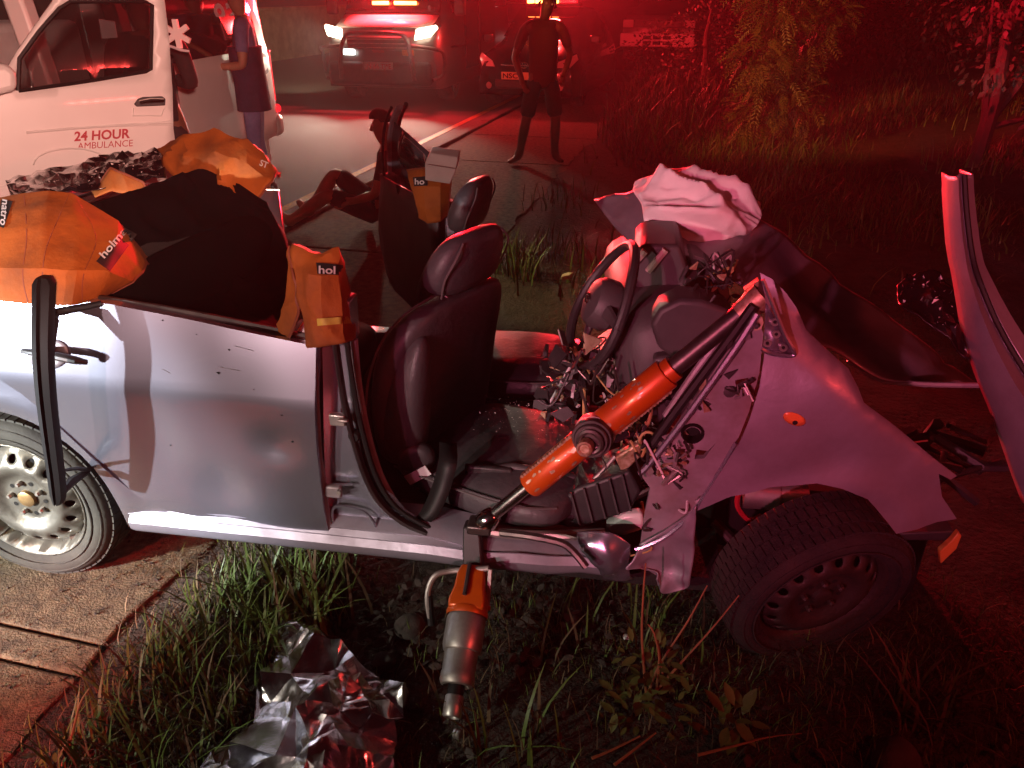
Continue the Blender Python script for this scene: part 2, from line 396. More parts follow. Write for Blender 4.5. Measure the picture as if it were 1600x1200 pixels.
# ------------------------------------------------------------------ the setting
def axis(lo, hi, f0, f1, fine, grow=1.25):
    a = [f0]; 
    while a[-1] < f1: a.append(a[-1] + fine)
    st = fine
    while a[-1] < hi: st *= grow; a.append(a[-1] + st)
    st = fine
    while a[0] > lo: st *= grow; a.insert(0, a[0] - st)
    return a
def make_ground():
    xs = axis(-150, 150, -2.2, 4.2, .07); ys = axis(-60, 250, .6, 6, .07)
    rows = []
    for y in ys:
        r = []
        for x in xs:
            s = x * RN.x + y * RN.y
            z = ground_z(min(x, 14), min(y, 40)) if s > -1.55 else (-.08 if s < -1.75 else -.012)
            r.append(V(x, y, z))
        rows.append(r)
    return tag(MB().grid(rows).build('ground', 'soil', smooth=180), kind='structure')
make_ground()
def strip(name, s0, s1, t0, t1, z, m, n=1, depth=.12):
    b = MB()
    for k in range(n):
        a, c = t0 + (t1 - t0) * k / n, t0 + (t1 - t0) * (k + 1) / n
        b.prism([road(s0, a, z), road(s1, a, z), road(s1, c, z), road(s0, c, z)], V(0, 0, -depth))
    return tag(b.build(name, m), kind='structure')
strip('road', -13, -3.47, -25, 160, 0, 'asphalt', depth=.3)
strip('road_line', -3.77, -3.67, -25, 120, .004, 'yellow_line', depth=.003)
kerb = tag(bpy.data.objects.new('kerb', None), kind='structure'); COL.objects.link(kerb)
kme = None
for k in range(22):
    t = -4 + k * 1.25
    if kme is None:
        kb = MB().box((0, 0, 0), (.14, 1.235, .16)).build('kerb_stone', 'kerb', kerb, bevel=.018); kme = kb.data
    else:
        kb = link('kerb_stone', kme, None, kerb, smooth=0, bevel=.018)
    kb.location = road(-3.39, t, -.045 + random.uniform(-.004, .004)); kb.rotation_euler = (0, 0, -math.atan2(RD.x, RD.y) + random.uniform(-.006, .006))
pav = tag(bpy.data.objects.new('pavement', None), kind='structure'); COL.objects.link(pav)
ts = [-4, -2.2, -.4, 1.23, 1.345, 3.4, 5.2, 7, 8.8, 10.6, 12.4, 14.2, 16, 18, 21]
for i in range(len(ts) - 1):
    a, c = ts[i] + .006, ts[i + 1] - .006; z = random.uniform(-.004, .004)
    n = max(2, int((c - a) / .12)); edge = [(-1.56 + .10 * nz((a + (c - a) * k / n, 3, 0), 2.2) + .05 * nz((k, 9, a), .9), a + (c - a) * k / n) for k in range(n + 1)]
    pts = [road(-3.31, a, z)] + [road(s, t, z) for s, t in edge] + [road(-3.31, c, z)]
    MB().prism(pts, V(0, 0, -.1)).build('paving_slab', 'pavement', pav, bevel=.01, smooth=0)
# wall across the road
wl = empty('boundary_wall', 'plastered yard wall across the road behind the white van', 'wall', road(-12.6, 24), -math.atan2(RD.x, RD.y))
MB().box((0, 0, .6), (.2, 60, 1.4)).build('wall_face', 'wall_plaster', wl, bevel=.02)
MB().box((0, 0, 1.34), (.28, 60, .09)).build('coping', 'wall_plaster', wl, bevel=.02)
# ------------------------------------------------------------------ the wrecked car (car coordinates: along, across, up)
car = empty('wrecked_car', 'crushed silver car with its roof cut away and front doors gone', 'car', CAR_O, CAR_A)
def w_side(u, z):
    zc = .77 - .03 * (u - .5)
    w = -.05 + (.16 * (z - zc) ** 1 if z > zc else .045 * (zc - z))
    if z < .42: w += .5 * (.42 - z) ** 2 * 2
    return w
def P2(l, w=-.035): return [(C(a, b, w).x, C(a, b, w).z) for a, b in l]
# rear door
dl = [(27, 463), (75, 471), (165, 480), (330, 512), (490, 545), (493, 600), (497, 700), (505, 790), (511, 842), (400, 828), (300, 812), (262, 803),
      (215, 778), (150, 716), (85, 652), (40, 612), (0, 585), (-20, 560), (-12, 535), (0, 517)]
def dent(u, z):
    d = .020 * math.exp(-((u - .78) / .10) ** 2 - ((z - .43) / .10) ** 2) + .016 * math.exp(-((u - .98) / .06) ** 2 - ((z - .62) / .05) ** 2)
    d += .010 * math.exp(-((u - .62) / .08) ** 2 - ((z - .62) / .16) ** 2) + .006 * nz((u, 0, z), 4.5, 2)
    return d
rdoor = panel('door', P2(dl), lambda u, z: V(u, w_side(u, z) + dent(u, z), z), 'paint_silver', car, step=.028, ext=(0, .035, 0), smooth=50)
rdoor['label'] = 'dented silver rear door'
# door edge return, window seal, handle
q = C(492, 545, -.03); q2 = C(512, 843, -.03)
MB().tube([C(491, 546, -.012), C(494, 610, -.022), C(499, 710, -.02), (q2.x, -.008, q2.z)], .008, 6).build('edge_flange', 'paint_inner', rdoor)
seal = [C(x, y, .005) for x, y in ((150, 474), (240, 488), (330, 505), (420, 522), (490, 538))]
MB().tube(seal, .014, 8, flat=.6).build('window_seal', 'rubber_black', rdoor)
MB().tube([p + V(0, .02, .008) for p in seal], [.006 + .004 * random.random() for _ in seal], 6).build('glass_stub', 'dark_steel', rdoor)
cup = panel('handle_cup', [(p.x, p.z) for p in [C(78 + 30 * math.cos(t), 553 + 22 * math.sin(t), -.04) for t in [k * math.pi / 10 for k in range(20)]]],
            lambda u, z: V(u, w_side(u, z) + dent(u, z) - .002 + .012 * 0, z), 'paint_inner', rdoor, step=.015, thick=.003, off=1)
h0 = [C(36, 548, -.075), C(60, 552, -.085), (C(90, 557, -.09)), C(118, 563, -.085), C(136, 566, -.065)]
MB().tube(h0, [.008, .013, .014, .013, .008], 10, flat=.8).build('door_handle', 'van_silver', rdoor)
for x, y, r in ((338, 586, .005), (243, 508, .003), (352, 552, .003), (298, 529, .002), (440, 649, .003), (455, 693, .004), (262, 700, .003), (395, 610, .002)):
    p = C(x, y, -.05); p.y = w_side(p.x, p.z) + dent(p.x, p.z) - .0015
    MB().add([p + V(r * math.cos(t) * (1 + .5 * math.sin(3 * t)), 0, r * .7 * math.sin(t)) for t in [2 * math.pi * k / 7 for k in range(7)]], [tuple(range(7))]).build('paint_chip', 'hole_black', rdoor, smooth=0)
for a, b in (((360, 546), (391, 554)), ((338, 577), (372, 583)), ((250, 580), (262, 586))):
    q = []
    for t in (0, .5, 1):
        p = C(a[0] + (b[0] - a[0]) * t, a[1] + (b[1] - a[1]) * t, -.05); p.y = w_side(p.x, p.z) + dent(p.x, p.z) - .0005; q.append(p)
    MB().tube(q, .0007, 4).build('scratch', 'steel', rdoor)
# rear quarter with wheel arch
HUB = V(.075, 0, .335)
arc = [(HUB.x + .345 * math.cos(t), HUB.z + .33 * math.sin(t)) for t in [R(-18 + k * 216 / 24) for k in range(25)]]
dq = P2(dl)
qo = [(-.9, .5), (-.88, .80), (-.8, .93), (-.5, 1.0), dq[0]] + dq[:-6:-1] + [dq[k] for k in (15, 14, 13, 12, 11)] + [P2([(205, 826)])[0]] + arc + [(-.32, .26), (-.8, .32)]
quarter = panel('quarter_panel', qo, lambda u, z: V(u, w_side(u, z) + .006 + (.12 * max(0, -.45 - u) ** 1.3) - .012 * math.exp(-((math.hypot(u - HUB.x, z - HUB.z) - .36) / .05) ** 2), z), 'paint_silver', car, step=.03, ext=(0, .02, 0), smooth=50)
# boot, rear deck
MB().grid([[V(u, w, z + .02 * math.sin((w - .05) / 1.35 * math.pi)) for w in np.linspace(.05, 1.4, 10)] for u, z in ((-.90, .55), (-.93, .85), (-.88, .97), (-.7, 1.0), (-.4, 1.02), (-.22, 1.03))]).build('boot_lid', 'paint_silver', car, solid=.01, smooth=60)
MB().grid([[V(u, w, z) for w in np.linspace(.1, 1.35, 6)] for u, z in ((-.22, 1.0), (0, .985), (.3, .94))]).build('parcel_shelf', 'carpet', car, solid=.01)
MB().box((-.92, .72, .42), (.14, 1.5, .26)).build('bumper', 'paint_silver', car, bevel=.05)
# sill under the doors: ribbed loft
sec = [(.10, .215), (.03, .218), (-.012, .228), (-.03, .25), (-.034, .275), (-.02, .295), (-.024, .302), (-.012, .318), (-.016, .325), (.004, .34), (.03, .352), (.10, .352)]
us = [.44, .6, .9, 1.06, 1.2, 1.4, 1.55, 1.66, 1.75, 1.84, 1.92]
def sillp(u, w, z):
    k = sstep(1.45, 1.6, u)
    z2 = z + .012 * k * nz((u, w, z), 7); w2 = w + .02 * k * nz((u, z, 1), 6, 3) + .02 * sstep(1.7, 1.92, u)
    return V(u, w2, z2 - .03 * k * (z > .31) + .01)
MB().loft([[sillp(u, w, z) for w, z in sec] for u in us]).build('sill', 'paint_dusty', car, smooth=40)
# B-pillar foot
bl = [(497, 540), (520, 538), (547, 532), (551, 570), (560, 640), (578, 715), (600, 765), (632, 802), (675, 828), (728, 848), (728, 862), (600, 850), (514, 838)]
def wb(u, z): return .018 + .03 * sstep(.5, .95, z) + .015 * sstep(1.3, 1.6, u)
bpil = panel('pillar_foot', P2(bl, .02), lambda u, z: V(u, wb(u, z), z), 'paint_silver', car, step=.03, ext=(0, .02, 0))
def along(l, w): return smooth_poly([C(a, b, w) for a, b in l], 5, False)
MB().tube(along([(524, 530), (532, 590), (543, 650), (566, 730), (592, 782), (630, 815), (668, 832)], .0), .016, 8, flat=.5).build('seal_channel', 'black_plastic', bpil)
MB().tube(along([(541, 528), (550, 590), (563, 660), (584, 735), (612, 785), (650, 814), (725, 850)], .01), .008, 8).build('weather_strip', 'rubber_black', bpil)
MB().tube(along([(553, 530), (560, 600), (575, 680), (600, 755), (640, 808), (722, 846)], .04), .011, 8).build('inner_flange', 'paint_inner', bpil)
MB().box(C(528, 655, -.012), (.045, .02, .035)).box(C(536, 657, -.03), (.03, .012, .008)).build('striker', 'steel', bpil, bevel=.003)
MB().lathe([(.0, .006), (.014, .006), (.018, 0), (.02, -.01)], C(553, 682, -.0), (0, -1, 0), 14).build('grommet', 'rubber_black', bpil)
MB().box(C(521, 767, -.012), (.05, .02, .04)).build('hinge_plate', 'paint_inner', bpil, bevel=.006)
MB().lathe([(.0, .012), (.008, .012), (.008, 0)], C(531, 767, -.022), (0, -1, 0), 6).build('hinge_bolt', 'steel', bpil, smooth=20)
eb = smooth_poly([C(a, b, -.004) for a, b in ((522, 792), (560, 796), (578, 808), (588, 825), (580, 828), (545, 824), (522, 820))], 3)
MB().tube(eb + [eb[0]], .0045, 5, caps=False).build('pressed_rib', 'paint_silver', bpil)
MB().tube([C(515, 757, -.003), C(550, 757, -.003)], .004, 5).build('pressed_rib', 'paint_silver', bpil)
# cut stub of B-pillar, white inside, above the door line
MB().prism([C(a, b, .03) for a, b in ((452, 535), (480, 492), (488, 540))], V(0, .05, 0)).build('pillar_stub', 'van_white', bpil, bevel=.004)
MB().prism([C(a, b, .035) for a, b in ((497, 545), (512, 470), (545, 470), (550, 540))], V(0, .07, 0)).build('pillar_stub', 'paint_silver', bpil, bevel=.008)
# floor and far side
MB().box((.95, .74, .20), (2.6, 1.36, .05)).build('floor_pan', 'carpet', car)
MB().box((1.2, .72, .28), (1.7, .26, .16)).build('centre_tunnel', 'carpet', car, bevel=.05, bseg=3)
MB().loft([[V(u, 1.48 - (w - .0), z) for w, z in sec] for u in (.2, 2.0)]).build('sill', 'paint_silver', car)
MB().grid([[V(u, 1.46, z) for u in (-.85, -.4, .0, .36)] for z in (.3, .6, .97)]).build('quarter_panel', 'paint_silver', car, solid=.03)
MB().loft([[V(1.12 + x, 1.42 + y, z) for x, y in ((0, 0), (.14, 0), (.14, .06), (0, .06))] for z in (.25, .6, .96)]).build('pillar_stub', 'paint_silver', car, bevel=.01)
MB().box((-.28, .74, .6), (.06, 1.3, .8)).build('bulkhead', 'carpet', car)
# --- seats
def seat_part(name, path, m, parent, n=24, e=3., sub=1):
    return superloft(path, n, e).build(name, m, parent, smooth=80, sub=sub)
def seat(name, w0, yaw, k=1.):
    car_ = empty(name, None, None); car_.parent = car; car_.location = (1.29, w0, .0); car_.rotation_euler = (0, 0, yaw); car_.scale = (k, k, 1)
    n0 = len(bpy.data.objects); before = set(bpy.data.objects)
    b = seat_part('seat_back', [((1.262, w0, .37), (.05, 0, 0), (0, .20, 0)), ((1.262, w0, .40), (.075, 0, .0), (0, .225, 0)), ((1.265, w0, .55), (.085, 0, .01), (0, .245, 0)),
                            ((1.285, w0, .72), (.082, 0, .01), (0, .25, 0)), ((1.325, w0, .85), (.075, 0, .01), (0, .235, 0)), ((1.352, w0, .915), (.055, 0, .01), (0, .19, 0)), ((1.362, w0, .935), (.03, 0, 0), (0, .13, 0))], 'leather', car_)
    # bolsters
    for sg in (-1,):
        wp = w0 + sg * .20
        seat_part('bolster', [((1.30, wp, .40), (.02, 0, 0), (0, .02, 0)), ((1.315, wp, .44), (.06, 0, 0), (0, .042, 0)), ((1.325, wp, .58), (.07, 0, .01), (0, .05, 0)),
                              ((1.345, wp, .73), (.06, 0, .01), (0, .045, 0)), ((1.37, wp - sg * .01, .83), (.035, 0, .01), (0, .03, 0)), ((1.375, wp - sg * .02, .86), (.012, 0, 0), (0, .01, 0))], 'leather', car_, 16)
        MB().tube(smooth_poly([(1.235, w0 + sg * .252, .42), (1.243, w0 + sg * .268, .58), (1.268, w0 + sg * .272, .72), (1.31, w0 + sg * .255, .85), (1.345, w0 + sg * .20, .925), (1.36, w0 + sg * .08, .948)], 5, False), .0035, 5).build('seam', 'leather_seam', car_)
    for sg in (-1, 1): MB().tube([(1.365, w0 + sg * .055, .90), (1.375, w0 + sg * .055, 1.0)], .008, 8).build('headrest_post', 'chrome', car_)
    h = seat_part('headrest', [((1.372, w0, .945), (.03, 0, 0), (0, .07, 0)), ((1.375, w0, .958), (.055, 0, .0), (0, .125, 0)), ((1.382, w0, 1.01), (.068, 0, .008), (0, .145, 0)), ((1.40, w0, 1.07), (.062, 0, .012), (0, .138, 0)),
                           ((1.412, w0, 1.115), (.048, 0, .012), (0, .115, 0)), ((1.418, w0, 1.137), (.026, 0, .006), (0, .075, 0))], 'leather', car_, 24, 2.5)
    for sg in (-1, 1):
        MB().tube(smooth_poly([(1.40, w0 + sg * .118, .955), (1.425, w0 + sg * .132, 1.02), (1.45, w0 + sg * .118, 1.08), (1.45, w0 + sg * .085, 1.12)], 5, False), .003, 5).build('seam', 'leather_seam', car_)
    c = seat_part('seat_cushion', [((1.27, w0, .37), (0, 0, .05), (0, .18, 0)), ((1.32, w0, .38), (0, 0, .075), (0, .235, 0)), ((1.5, w0, .385), (0, 0, .085), (0, .25, 0)), ((1.68, w0, .40), (.0, 0, .08), (0, .25, 0)),
                           ((1.78, w0, .40), (.01, 0, .06), (0, .225, 0)), ((1.81, w0, .395), (0, 0, .03), (0, .18, 0))], 'leather', car_)
    MB().tube(smooth_poly([(1.31, w0 - .245, .42), (1.5, w0 - .258, .435), (1.7, w0 - .25, .445), (1.79, w0 - .18, .43)], 5, False), .0035, 5).build('seam', 'leather_seam', car_)
    for o in set(bpy.data.objects) - before: o.matrix_parent_inverse = Matrix.Translation((-1.29, -w0, 0))
    return car_
ds = seat('driver_seat', .47, R(-24), 1.14); ds.location.x += .035
seat_part('recline_cover', [((1.305, .235, .45), (.0, -.001, .03), (.03, 0, 0)), ((1.305, .225, .45), (.01, 0, .07), (.065, 0, 0)), ((1.305, .185, .45), (.01, 0, .065), (.06, 0, 0)), ((1.305, .178, .45), (.0, 0, .04), (.035, 0, 0))], 'grey_plastic', car, 20, 2.2)
MB().prism([C(a, b, .17) for a, b in ((742, 735), (800, 728), (935, 752), (925, 775), (830, 785), (750, 760))], V(0, .03, 0)).build('seat_side_trim', 'grey_plastic', car, bevel=.012, bseg=3)
MB().prism([C(a, b, .155) for a, b in ((725, 728), (800, 735), (800, 752), (728, 745))], V(0, .02, 0)).build('height_lever', 'black_plastic', car, bevel=.006)
for w_ in (.25, .66): MB().box((1.50, w_, .235), (.55, .03, .03)).build('seat_rail', 'dark_steel', car)
# seat belt, buckle tag
bt = [C(700, 690, .20), C(700, 720, .10), C(690, 760, .07), C(672, 800, .035), C(660, 812, .03)]
MB().grid([[p + V(-.028, .0, 0), p + V(.03, -.012, .004)] for p in smooth_poly(bt, 5, False)]).build('seat_belt', 'rubber_black', car, solid=.002)
MB().prism([C(a, b, .15) for a, b in ((631, 745), (664, 728), (674, 741), (641, 758))], V(0, .003, 0)).build('belt_tag', 'reflective', car)
# passenger seat, rear bench
ps = seat('passenger_seat', 1.10, R(-8)); ps.location.x -= .08
rb = seat_part('bench_back', [((.36, .14, .66), (.05, 0, 0), (.0, 0, .20)), ((.36, .17, .66), (.10, 0, -.05), (.05, 0, .30)), ((.36, .5, .67), (.10, 0, -.05), (.06, 0, .31)), ((.37, .9, .66), (.10, 0, -.05), (.06, 0, .30)), ((.40, 1.20, .66), (.10, 0, -.05), (.05, 0, .29)), ((.41, 1.27, .66), (.05, 0, 0), (.0, 0, .2))], 'dark_fabric', car, 28, 3)
seat_part('bench_cushion', [((.62, .14, .38), (.16, 0, 0), (0, 0, .06)), ((.64, .18, .38), (.24, 0, 0), (0, 0, .09)), ((.64, .7, .38), (.24, 0, 0), (0, 0, .09)), ((.64, 1.26, .38), (.24, 0, 0), (0, 0, .09)), ((.62, 1.31, .38), (.16, 0, 0), (0, 0, .06))], 'dark_fabric', car, 24, 3)
# black lining sheet pulled over the bench between the covered pillars
lin, _ = cloth('seat_lining', [[C(120, 325, .55), C(200, 300, .8), C(270, 278, 1.05), C(330, 270, 1.2), C(420, 318, 1.15)],
                             [C(120, 400, .45), C(210, 380, .65), C(290, 360, .85), C(370, 360, 1.0), C(450, 395, 1.05)],
                             [C(140, 450, .3), C(220, 450, .45), C(300, 450, .6), C(380, 455, .75), C(450, 460, .95)],
                             [C(150, 480, .1), C(230, 500, .2), C(310, 515, .3), C(385, 530, .45), C(442, 535, .8)]], 'dark_fabric', car, wr=.03, wsc=6, crease=.03, q=10)
# far rear door, swung open, seen towards its shut edge
HG = V(1.13, 1.5, 0); DE = V(.655, 2.18, 0); dd = (DE - HG); dn = dd.normalized().cross(V(0, 0, 1))
fd = empty('open_door', None, None); fd.parent = car
def FD(a, z, k=0): return HG + dd * a + V(0, 0, z) + dn * k
door_o = [(0, .30), (.9, .30), (1.0, .36), (1.03, .6), (1.0, .90), (0, .92)]
panel('door_skin', door_o, lambda a, z: FD(a, z, .06 - .03 * (z - .6) ** 2), 'paint_silver', fd, step=.08, thick=.01)
panel('door_trim', door_o, lambda a, z: FD(a, z, -.05 - .03 * math.sin(max(0, min(1, (z - .3) / .6)) * math.pi)), 'grey_plastic', fd, step=.08, thick=.012)
ed = [(p[0], p[1]) for p in smooth_poly([(.97, .32), (1.02, .45), (1.035, .62), (1.02, .8), (1.0, .91)], 4, False)]
MB().grid([[FD(a, z, -.06), FD(a + .015, z, -.02), FD(a + .012, z, .03), FD(a, z, .06)] for a, z in ed]).build('shut_edge', 'paint_inner', fd, solid=.006)
MB().box(FD(1.03, .62, 0), (.05, .05, .07)).build('latch', 'steel', fd, bevel=.008)
fr = smooth_poly([FD(1.0, .9), FD(.99, 1.0), FD(.95, 1.1), FD(.87, 1.19), FD(.75, 1.26)], 5, False)
MB().tube(fr, .02, 8, flat=.6).build('window_frame', 'paint_inner', fd)
MB().tube([p + dn * .035 + V(0, 0, .012) for p in fr], .011, 8).build('window_frame_seal', 'rubber_black', fd)
MB().tube([p - dn * .04 for p in fr], .008, 8).build('window_frame_seal', 'rubber_black', fd)
panel('door_glass', [(0, .92), (.98, .92), (.93, 1.1), (.86, 1.18), (.2, 1.1)], lambda a, z: FD(a, z, 0), 'dark_glass', fd, step=.2, thick=.004)
# ------------------------------------------------------------------ wheels
def wheel(name, c, ax, tm, rm, parent, rad=.30, wd_=.185, nh=16, up=V(0, 0, 1)):
    c = Vector(c); ax = Vector(ax).normalized(); a, b = frame(ax, up)
    w = empty(name, None, None); w.parent = parent
    hw = wd_ / 2; rr = rad * .70
    prof = [(rr, hw * .86), (rr + .012, hw * .98), (rr + .03, hw * 1.04), (rad * .86, hw * 1.08), (rad * .93, hw * 1.0), (rad * .975, hw * .86), (rad * .992, hw * .6), (rad, hw * .25),
            (rad, -hw * .25), (rad * .99, -hw * .6), (rad * .97, -hw * .86), (rad * .9, -hw * 1.02), (rr, -hw * .9)]
    t = MB().lathe(prof, c, ax, 56).build('tyre', tm, w, smooth=50)
    # tread blocks on the running surface
    tb = MB()
    for k in range(64):
        for j, hh in enumerate((-.62, -.22, .22, .62)):
            th = 2 * math.pi * (k + .5 * (j % 2)) / 64; d = a * math.cos(th) + b * math.sin(th); tg = ax.cross(d)
            rot = Matrix((tg, ax, d)).transposed()
            tb.box(c + d * (rad * (.9965 if abs(hh) < .5 else .984)) + ax * hw * hh, (rad * .08, hw * .40, .010), rot)
    tag(tb.build('tread', tm, t, smooth=0), kind='stuff')
    for r_, h_ in ((rad * .80, 1.075), (rad * .905, 1.035)):
        MB().tube(ring_pts(c + ax * hw * h_, a * r_, b * r_, 48), .003, 5, caps=False).build('sidewall_ring', tm, t)
    pr = [(0, -.020), (.03, -.020), (.085, -.022), (.098, -.008), (.118, .004), (.135, .0), (.16, -.014), (.178, -.034), (.188, -.05), (.193, -.05), (.198, -.03), (.204, .002), (rr + .002, .008)]
    def dep(r):
        for i in range(len(pr) - 1):
            if r <= pr[i + 1][0]: return pr[i][1] + (pr[i + 1][1] - pr[i][1]) * (r - pr[i][0]) / (pr[i + 1][0] - pr[i][0])
        return pr[-1][1]
    base = c + ax * (hw * .86)
    F = lambda x, y: base + a * x + b * y + ax * dep(math.hypot(x, y))
    cir = lambda x, y, r, n=14: [(x + r * math.cos(2 * math.pi * k / n), y + r * math.sin(2 * math.pi * k / n)) for k in range(n)]
    holes = [cir(.152 * math.cos(2 * math.pi * k / nh), .152 * math.sin(2 * math.pi * k / nh), .0135, 12) for k in range(nh)]
    rim = panel('rim', cir(0, 0, rr + .002, 60), F, rm, w, holes=holes, step=.017, thick=.006, smooth=60)
    MB().lathe([(rr + .002, hw * .86), (rr - .012, hw * .5), (rr - .014, -hw * .8)], c, ax, 40).build('rim_barrel', rm, rim, solid=.003)
    MB().lathe([(0, 0), (.19, 0)], c - ax * hw * .3, ax, 24).build('brake_drum', 'hole_black', rim)
    MB().lathe([(.0, .008), (.02, .01), (.028, .006), (.03, -.02)], base - ax * .012, ax, 24).build('hub_cap', 'hub_gold' if rm == 'steel_rim' else rm, rim)
    for k in range(5):
        th = 2 * math.pi * k / 5 + .5; p = base + (a * math.cos(th) + b * math.sin(th)) * .057
        MB().lathe([(0, .006), (.006, .006), (.0095, 0), (.0095, -.02)], p - ax * .006, ax, 6).build('wheel_nut', 'steel' if rm == 'steel_rim' else rm, rim, smooth=20)
        th += .63; p = base + (a * math.cos(th) + b * math.sin(th)) * .06
        MB().lathe([(0, 0), (.008, 0)], p - ax * .0165, ax, 10).build('rim_hole', 'hole_black', rim)
    return w
wheel('wheel', (HUB.x - .01, .075, .305), (0, -1, 0), 'rubber_dusty', 'steel_rim', car)
MB().loft([[V(HUB.x + (.34) * math.cos(t), w, HUB.z + .33 * math.sin(t)) for t in [R(-20 + k * 220 / 16) for k in range(17)]] for w in (.02, .3)], caps=False, closed=False).build('wheel_arch_liner', 'black_plastic', car, solid=.004)
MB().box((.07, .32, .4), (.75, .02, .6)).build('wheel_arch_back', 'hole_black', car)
FW = C(1268, 912, .06)
wheel('wheel', FW + V(0, .03, .0), (.36, -.90, -.20), 'rubber_muddy_shaded', 'steel_rim_dirty_shaded', car, .275)
# ------------------------------------------------------------------ front wing
fl = [(1192, 437), (1212, 446), (1232, 466), (1248, 488), (1262, 520), (1290, 545), (1325, 575), (1338, 600), (1346, 622), (1400, 668), (1450, 714), (1508, 764), (1496, 766), (1474, 752),
      (1480, 790), (1505, 828), (1490, 829), (1400, 833), (1384, 812), (1352, 772), (1312, 751), (1272, 741), (1200, 746), (1140, 762), (1088, 790), (1100, 765), (1128, 718), (1150, 680), (1168, 635),
      (1182, 590), (1191, 545), (1196, 500), (1198, 470)]
fz = P2(fl, 0.)
l0, l1 = C(1242, 545, 0), C(1505, 768, 0); ln = V(-(l1.z - l0.z), 0, l1.x - l0.x).normalized()
def wf(u, z):
    k = (V(u, 0, z) - l0).dot(ln); w = -.045 + .09 * sstep(2.45, 2.9, u) + .035 * nz((u, 1, z), 2.6, 4) + .008 * nz((u, 1, z), 9, 2)
    if k > 0: w += .85 * k - 1.25 * max(0, k - .06)
    w += .10 * max(0, z - .93) + .010 * math.exp(-((u - 2.47) / .06) ** 2 - ((z - .72) / .05) ** 2)
    r = math.hypot(u - 2.45, (z - .34)); w -= .006 * math.exp(-((r - .31) / .02) ** 2)
    return w
rep = [C(1237 + 19 * math.cos(t) * .92 - 4 * math.sin(t), 642 + 9 * math.sin(t) + 7 * math.cos(t), -.02) for t in [2 * math.pi * k / 16 for k in range(16)]]
fh = [(p.x, p.z) for p in rep]
wing = panel('wing', fz, lambda u, z: V(u, wf(u, z), z), 'paint_dusty', car, holes=[fh], step=.026, ext=(0, .005, 0), smooth=60)
rp = panel('side_repeater', [(p[0], p[1]) for p in [((x - C(1237, 642).x) * .97 + C(1237, 642).x, y) for x, y in fh]], lambda u, z: V(u, wf(u, z) + .004, z), 'orange_lens', wing, step=.012, thick=.004)
MB().lathe([(.0, 0), (.006, .0), (.007, -.004)], V(C(1236, 642).x, wf(2.34, .83) + .001, C(1236, 642).z), (0, -1, 0), 10).build('bulb_socket', 'hole_black', wing)
rl = along([(1384, 812), (1352, 772), (1312, 751), (1272, 741), (1200, 746), (1140, 762), (1088, 790)], -.03)
MB().tube([V(p.x, wf(p.x, p.z) + .012, p.z) for p in rl], .007, 6).build('arch_lip', 'paint_inner', wing)
MB().prism([C(a, b, .05) for a, b in ((1400, 834), (1492, 830), (1478, 846), (1410, 845))], V(0, .08, .0)).build('bumper_bracket', 'black_plastic', wing, bevel=.005)
MB().tube(along([(1192, 437), (1205, 470), (1225, 520), (1240, 548), (1236, 556), (1205, 552), (1190, 545)], -.045), .0055, 6).build('hinge_plate_edge', 'paint_silver', wing)
hp = P2([(1196, 470), (1224, 520), (1240, 550), (1222, 554), (1192, 545)], -.03)
hpl = panel('hinge_plate', hp, lambda u, z: V(u, -.036, z), 'paint_silver', wing, step=.03, thick=.004)
for x, y in ((1211, 503), (1199, 536), (1224, 543), (1213, 522)):
    MB().lathe([(.010, .0), (.009, .004), (.004, .004), (.003, -.004)], C(x, y, -.038), (0, -1, 0), 12).build('bolt_hole', 'steel', hpl)
    MB().lathe([(0, 0), (.0042, 0)], C(x, y, -.0425), (0, -1, 0), 10).build('bolt_hole_bore', 'hole_black', hpl)
# hinge post behind the missing door
hl = [(1180, 486), (1192, 520), (1186, 580), (1170, 640), (1146, 700), (1110, 752), (1078, 800), (1052, 828), (1022, 850), (1000, 856), (1008, 800), (1016, 760), (1003, 742), (1040, 690), (1080, 630), (1120, 570), (1158, 510)]
post = panel('hinge_post', P2(hl, .02), lambda u, z: V(u, .012 + .02 * nz((u, 2, z), 4) * 0 + .012 * sstep(.55, .4, z), z), 'paint_inner', car, step=.035, ext=(0, .02, 0),
             holes=[[(p.x, p.z) for p in [C(1082 + 13 * math.cos(t), 677 + 12 * math.sin(t), .02) for t in [2 * math.pi * k / 14 for k in range(14)]]],
                    [(p.x, p.z) for p in [C(a, b, .02) for a, b in ((1088, 700), (1106, 702), (1118, 690), (1100, 714), (1085, 715))]],
                    [(p.x, p.z) for p in [C(a, b, .02) for a, b in ((1148, 592), (1168, 588), (1172, 602), (1162, 612), (1150, 604))]]])
MB().lathe([(.030, .0), (.026, .01), (.022, .004), (.02, -.02), (.0, -.02)], C(1082, 677, .01), (0, -1, 0), 20).build('rubber_grommet', 'rubber_black', post)
MB().lathe([(0, .002), (.010, .002), (.015, 0)], C(1140, 613, -.002), (0, -1, 0), 14).build('plug', 'grey_plastic', post)
MB().tube(along([(1178, 478), (1140, 530), (1095, 590), (1050, 650), (1015, 700)], .01), .013, 8).build('door_seal', 'rubber_black', post)
MB().tube(along([(1184, 490), (1152, 540), (1110, 600), (1066, 660), (1022, 716), (1000, 740)], -.005), .009, 8).build('post_flange', 'paint_silver', post)
MB().tube(along([(1170, 475), (1125, 530), (1080, 590), (1040, 650)], .05), .01, 8).build('post_flange', 'paint_inner', post)
MB().tube(along([(1150, 692), (1110, 760), (1075, 808), (1040, 838), (1005, 855), (992, 858)], -.02), .006, 6).build('post_edge', 'paint_silver', post)
random.seed(3)
